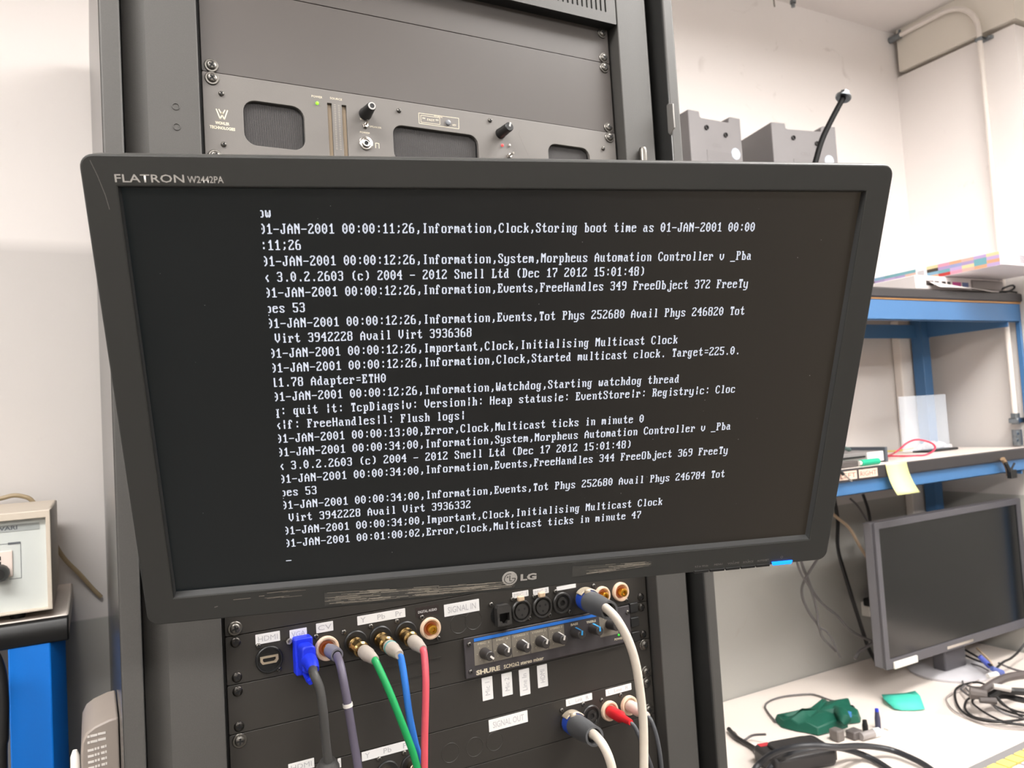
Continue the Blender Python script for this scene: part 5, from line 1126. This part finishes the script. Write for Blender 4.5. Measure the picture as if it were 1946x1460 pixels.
for k, (a_, b_, dz, c, lb) in enumerate(((960, 320, .045, (60, 76, 160), 'blue connector in the cable bundle, the upper'), (1090, 420, .055, (84, 98, 160), 'blue connector in the cable bundle, the lower'), (1040, 470, .06, (216, 212, 208), 'white connector in the middle of the cable bundle'), (900, 670, .05, (92, 84, 80), 'grey wound knot at the left end of the cable bundle'), (990, 740, .045, (80, 74, 72), 'dark grey connector below the wound knot of the bundle'), (1140, 600, .07, (186, 180, 176), 'pale connector lying on the thick core of the bundle'))):
    (u, v, _), = c8([(a_, b_, 0)])
    a = az(u, v, ZD_ + dz); d_ = Vector((rnd.uniform(-1, 1), rnd.uniform(-1, 1), rnd.uniform(-.2, .2))).normalized()
    rr = .013 if k == 3 else .0075
    props(MB().tube([a - d_ * .018, a + d_ * .016], [rr, rr * .8], 10).build('cable_connector', mat('conn_%d' % k, c, 0.45), bevel=0.001), lb, 'connector', 'connectors of the cable bundle')
# keyboard at the corner
kbm = thing('keyboard', 'grey keyboard with pale yellow keys at the bottom right corner', 'keyboard', ZDp(1930, 1450))
k0, k1 = ZDp(1862, 1460), ZDp(1946, 1420)
dirx = Vector((k1.x - k0.x, k1.y - k0.y, 0)).normalized(); ang = math.atan2(dirx.y, dirx.x)
F_ = Matrix.Translation((k0.x, k0.y, ZD_)) @ Matrix.Rotation(ang, 4, 'Z')
MB().box(-0.10, 0.36, -0.16, 0.0, 0.0, 0.012).build('case', mat('keyboard_grey', (140, 138, 138), 0.45), kbm, frame=F_, bevel=0.003)
for r_ in range(4):
    for c_ in range(14):
        MB().prism(rrect(-0.088 + 0.031 * c_, -0.088 + 0.031 * c_ + 0.027, -0.053 - 0.029 * r_, -0.028 - 0.029 * r_, 0.003, 2), VX, VY, VZ, Vector((0, 0, 0)), 0.012, 0.019).build('key', mat('key_yellow', (226, 208, 120), 0.5) if r_ == 0 else mat('key_pale', (196, 186, 190), 0.5), kbm, frame=F_)

# ------------------------------------------------------------------ left bench with the power supply
LY = 0.45
lx1 = -0.378
M_bblue = mat('post_blue_paint', (12, 116, 214), 0.38, var=0.05, vscale=6)
lb_ = thing('work_bench', 'work bench with a blue post and black edged top, cut by the left picture edge', 'work bench', (-1.0, 0.6, 0))
tz = 1.2615
MB().box(-1.6, lx1, LY + 0.006, YB - 0.004, tz - 0.03, tz).build('bench_top', M_btop, lb_, bevel=0.003)
pr = [(LY + 0.012, tz), (LY + 0.002, tz - 0.003), (LY - 0.003, tz - 0.012), (LY - 0.003, tz - 0.024), (LY + 0.003, tz - 0.034), (LY + 0.012, tz - 0.036)]
MB().prism(pr, VY, VZ, VX, Vector((0, 0, 0)), -1.6, lx1).build('edge_bumper', M_black, lb_, bevel=0.002)
MB().prism([(-0.4475, LY + .004), (-0.4005, LY + .004), (-0.3835, LY + 0.032), (-0.3835, LY + 0.05), (-0.4475, LY + 0.05)], VX, VY, VZ, Vector((0, 0, 0)), 0, tz - 0.0305).build('post', M_bblue, lb_, bevel=0.0015)
MB().box(-1.6, -1.555, LY + .004, LY + .05, 0, tz - 0.0305).build('post', M_bblue, lb_)
for x in (-1.58, -0.44): MB().box(x, x + 0.045, 0.68, 0.725, 0, tz - 0.0305).build('post', M_bblue, lb_)
ins = thing('power_supply_box', 'beige power supply box with a pale front, socket and black plug, on the left bench', 'power supply', (-0.5, 0.55, tz))
ix0, ix1, iz0, iz1, iy = -0.64, -0.3955, tz + 0.010, 1.4035, LY + 0.012
M_ins = mat('beige_case', (206, 194, 178), 0.45, var=0.05); M_inf = mat('pale_front', (204, 208, 204), 0.4, var=0.03)
MB().box(ix0, ix1, iy + 0.02, 0.69, iz0, iz1).build('case', M_ins, ins, bevel=0.003)
plate('front_frame', [(ix0, iz0), (ix1, iz0), (ix1, iz1), (ix0, iz1)], [[(ix0 + .008, iz0 + .003), (ix1 - .0055, iz0 + .003), (ix1 - .0055, iz1 - .010), (ix0 + .008, iz1 - .010)]], iy - 0.012, iy + 0.022, M_ins, ins, bev=0.001)
MB().box(ix0 + .006, ix1 - .004, iy - 0.002, iy + 0.002, iz0 + .002, iz1 - .008).build('front_panel', M_inf, ins)
def I(u, v): return ay(u, v, iy - 0.0022)
for x in (ix1 - 0.06, ix0 + 0.03): 
    MB().lathe((x + .018, iy + 0.02, tz), VZ, [(0, 0.0085), (0.010, 0.0105), (0.010, 0)], 16).build('foot', M_black, ins); MB().lathe((x + .018, 0.64, tz), VZ, [(0, 0.0085), (0.010, 0.0105), (0.010, 0)], 16).build('foot', M_black, ins)
a, b = I(-20, 1012), I(75, 990)
MB().box(I(-30, 1003).x, I(75, 1000).x, iy - 0.0026, iy - 0.002, I(40, 1009).z, I(40, 996).z).build('name_strip', mat('name_strip_grey', (160, 164, 162), 0.4), ins)
joined_text('name_lettering', [('VARI', I(-2, 1005).x, I(33, 1005).x, I(20, 1007.5).z, I(20, 1000).z, .03), ('AC', I(-28, 1005).x, I(-6, 1005).x, I(20, 1007.5).z, I(20, 1000).z, .03)], iy - 0.0028, mat('name_print', (96, 100, 104), 0.4), ins)
fl = MB(); fq = [I(14, 1035), I(39, 1031), I(44, 1098), I(20, 1101)]
stroke(fl, [(I(-10, 1034).x, fq[1].z), (fq[1].x, fq[1].z), (fq[1].x, fq[2].z), (I(18, 1100).x, fq[2].z)], 0.0006, iy - 0.0024)
fl.box(I(15, 1034).x, fq[1].x, iy - .0026, iy - .002, fq[1].z - .0015, fq[1].z + .0012)
fl.build('printed_frame', mat('name_print', (96, 100, 104), 0.4), ins, smooth=False)
o0, o1 = I(-20, 1095), I(25, 1045)
so = MB().box(o0.x, I(24, 1060).x, iy - 0.005, iy - 0.002, I(20, 1096).z, I(20, 1046).z).build('socket', mat('socket_ivory', (232, 216, 206), 0.4), ins, bevel=0.001)
q = I(0, 1062); MB().box(q.x - .002, q.x + .0012, iy - .0054, iy - .005, q.z - .002, q.z + .003).box(q.x - .002, q.x + .0012, iy - .0054, iy - .005, q.z - .008, q.z - .004).build('socket_slots', M_hole, so, smooth=False)
q = I(4, 1088)
MB().lathe((q.x - .002, iy - 0.005, q.z), -VY, [(0, .011), (.006, .0115), (.016, .010), (.022, .007), (.022, 0)], 14).build('black_plug', M_black, ins)
props(MB().tube(spline([ay(-40, 955, .71), ay(0, 948, .71), ay(25, 942, .71), ay(45, 944, .71), ay(60, 951, .71), ay(75, 975, .712), ay(105, 1035, .715), ay(125, 1065, .72), ay(150, 1090, .725), ay(175, 1118, .73), ay(192, 1135, .733)], 6), 0.0035, 8).build('mains_cord', mat('cord_tan', (160, 142, 112), 0.5)), 'tan mains cord looping behind the beige power supply box', 'cord')
# grey case with printed rows beside the rack, black loop at the picture edge
gd = thing('grey_case', 'grey case with rows of white print, between the blue post and the rack', 'case', (-0.346, 0.14, 0))
gy = 0.10; g0, g1 = ay(152, 1400, gy).x, -0.3288; gz = 1.2185
MB().prism([(g0, 0.0), (g1, 0.0), (g1, gz), (g1 - .008, gz - .0005), (g0 + .012, gz - .0045), (g0 + .005, gz - .009), (g0 + .001, gz - .017), (g0, gz - .03)], VX, VZ, VY, Vector((0, 0, 0)), gy, gy + 0.10).build('body', mat('case_warm_grey', (140, 130, 122), 0.45, var=0.05), gd, bevel=0.002)
pl = MB()
rnd = random.Random(5)
for k in range(6):
    z = gz - 0.0125 - 0.0055 * k - (0.002 if k > 1 else 0); x = g0 + 0.006
    for (x0f, x1f) in ((0, .30), (.34, .44), (.48, .58), (.66, .84), (.87, .94)) if k > 1 else ((0, .12), (.15, .5), (.53, .92)):
        pl.box(x + x0f * .017, x + x1f * .017, gy - 0.0003, gy, z - 0.0011 + x0f * .001, z + 0.0011 + x0f * .001)
pl.build('printed_rows', mat('case_print', (206, 200, 194), 0.5), gd, smooth=False)
MB().box(g0 + 0.002, g1 - 0.004, gy - 0.002, gy, gz - 0.060, gz - 0.056).build('groove_strip', mat('case_dark', (84, 78, 74), 0.4), gd, bevel=0.001)
a = ay(143, 1450, 0.12); props(MB().lathe(Vector((a.x, 0.12, 0.0)), VZ, [(0, .007), (0.005, .007), (.006, .0045), (a.z - .02, .0045), (a.z + .006, .0042), (a.z + .012, .002), (a.z + .012, 0)], 12).build('white_rod', M_white), 'white rod tip beside the grey case at the bottom edge', 'rod')
props(MB().tube(spline([Vector((-0.45, 0.40, 0.75)), ay(2, 1480, 0.40), ay(4, 1400, 0.40), ay(4, 1330, 0.40), ay(-2, 1275, 0.40), ay(-20, 1240, 0.40), ay(-60, 1235, 0.40)], 8), 0.0075, 12).build('black_hose', M_cord), 'thick black hose curving down at the left picture edge', 'hose')
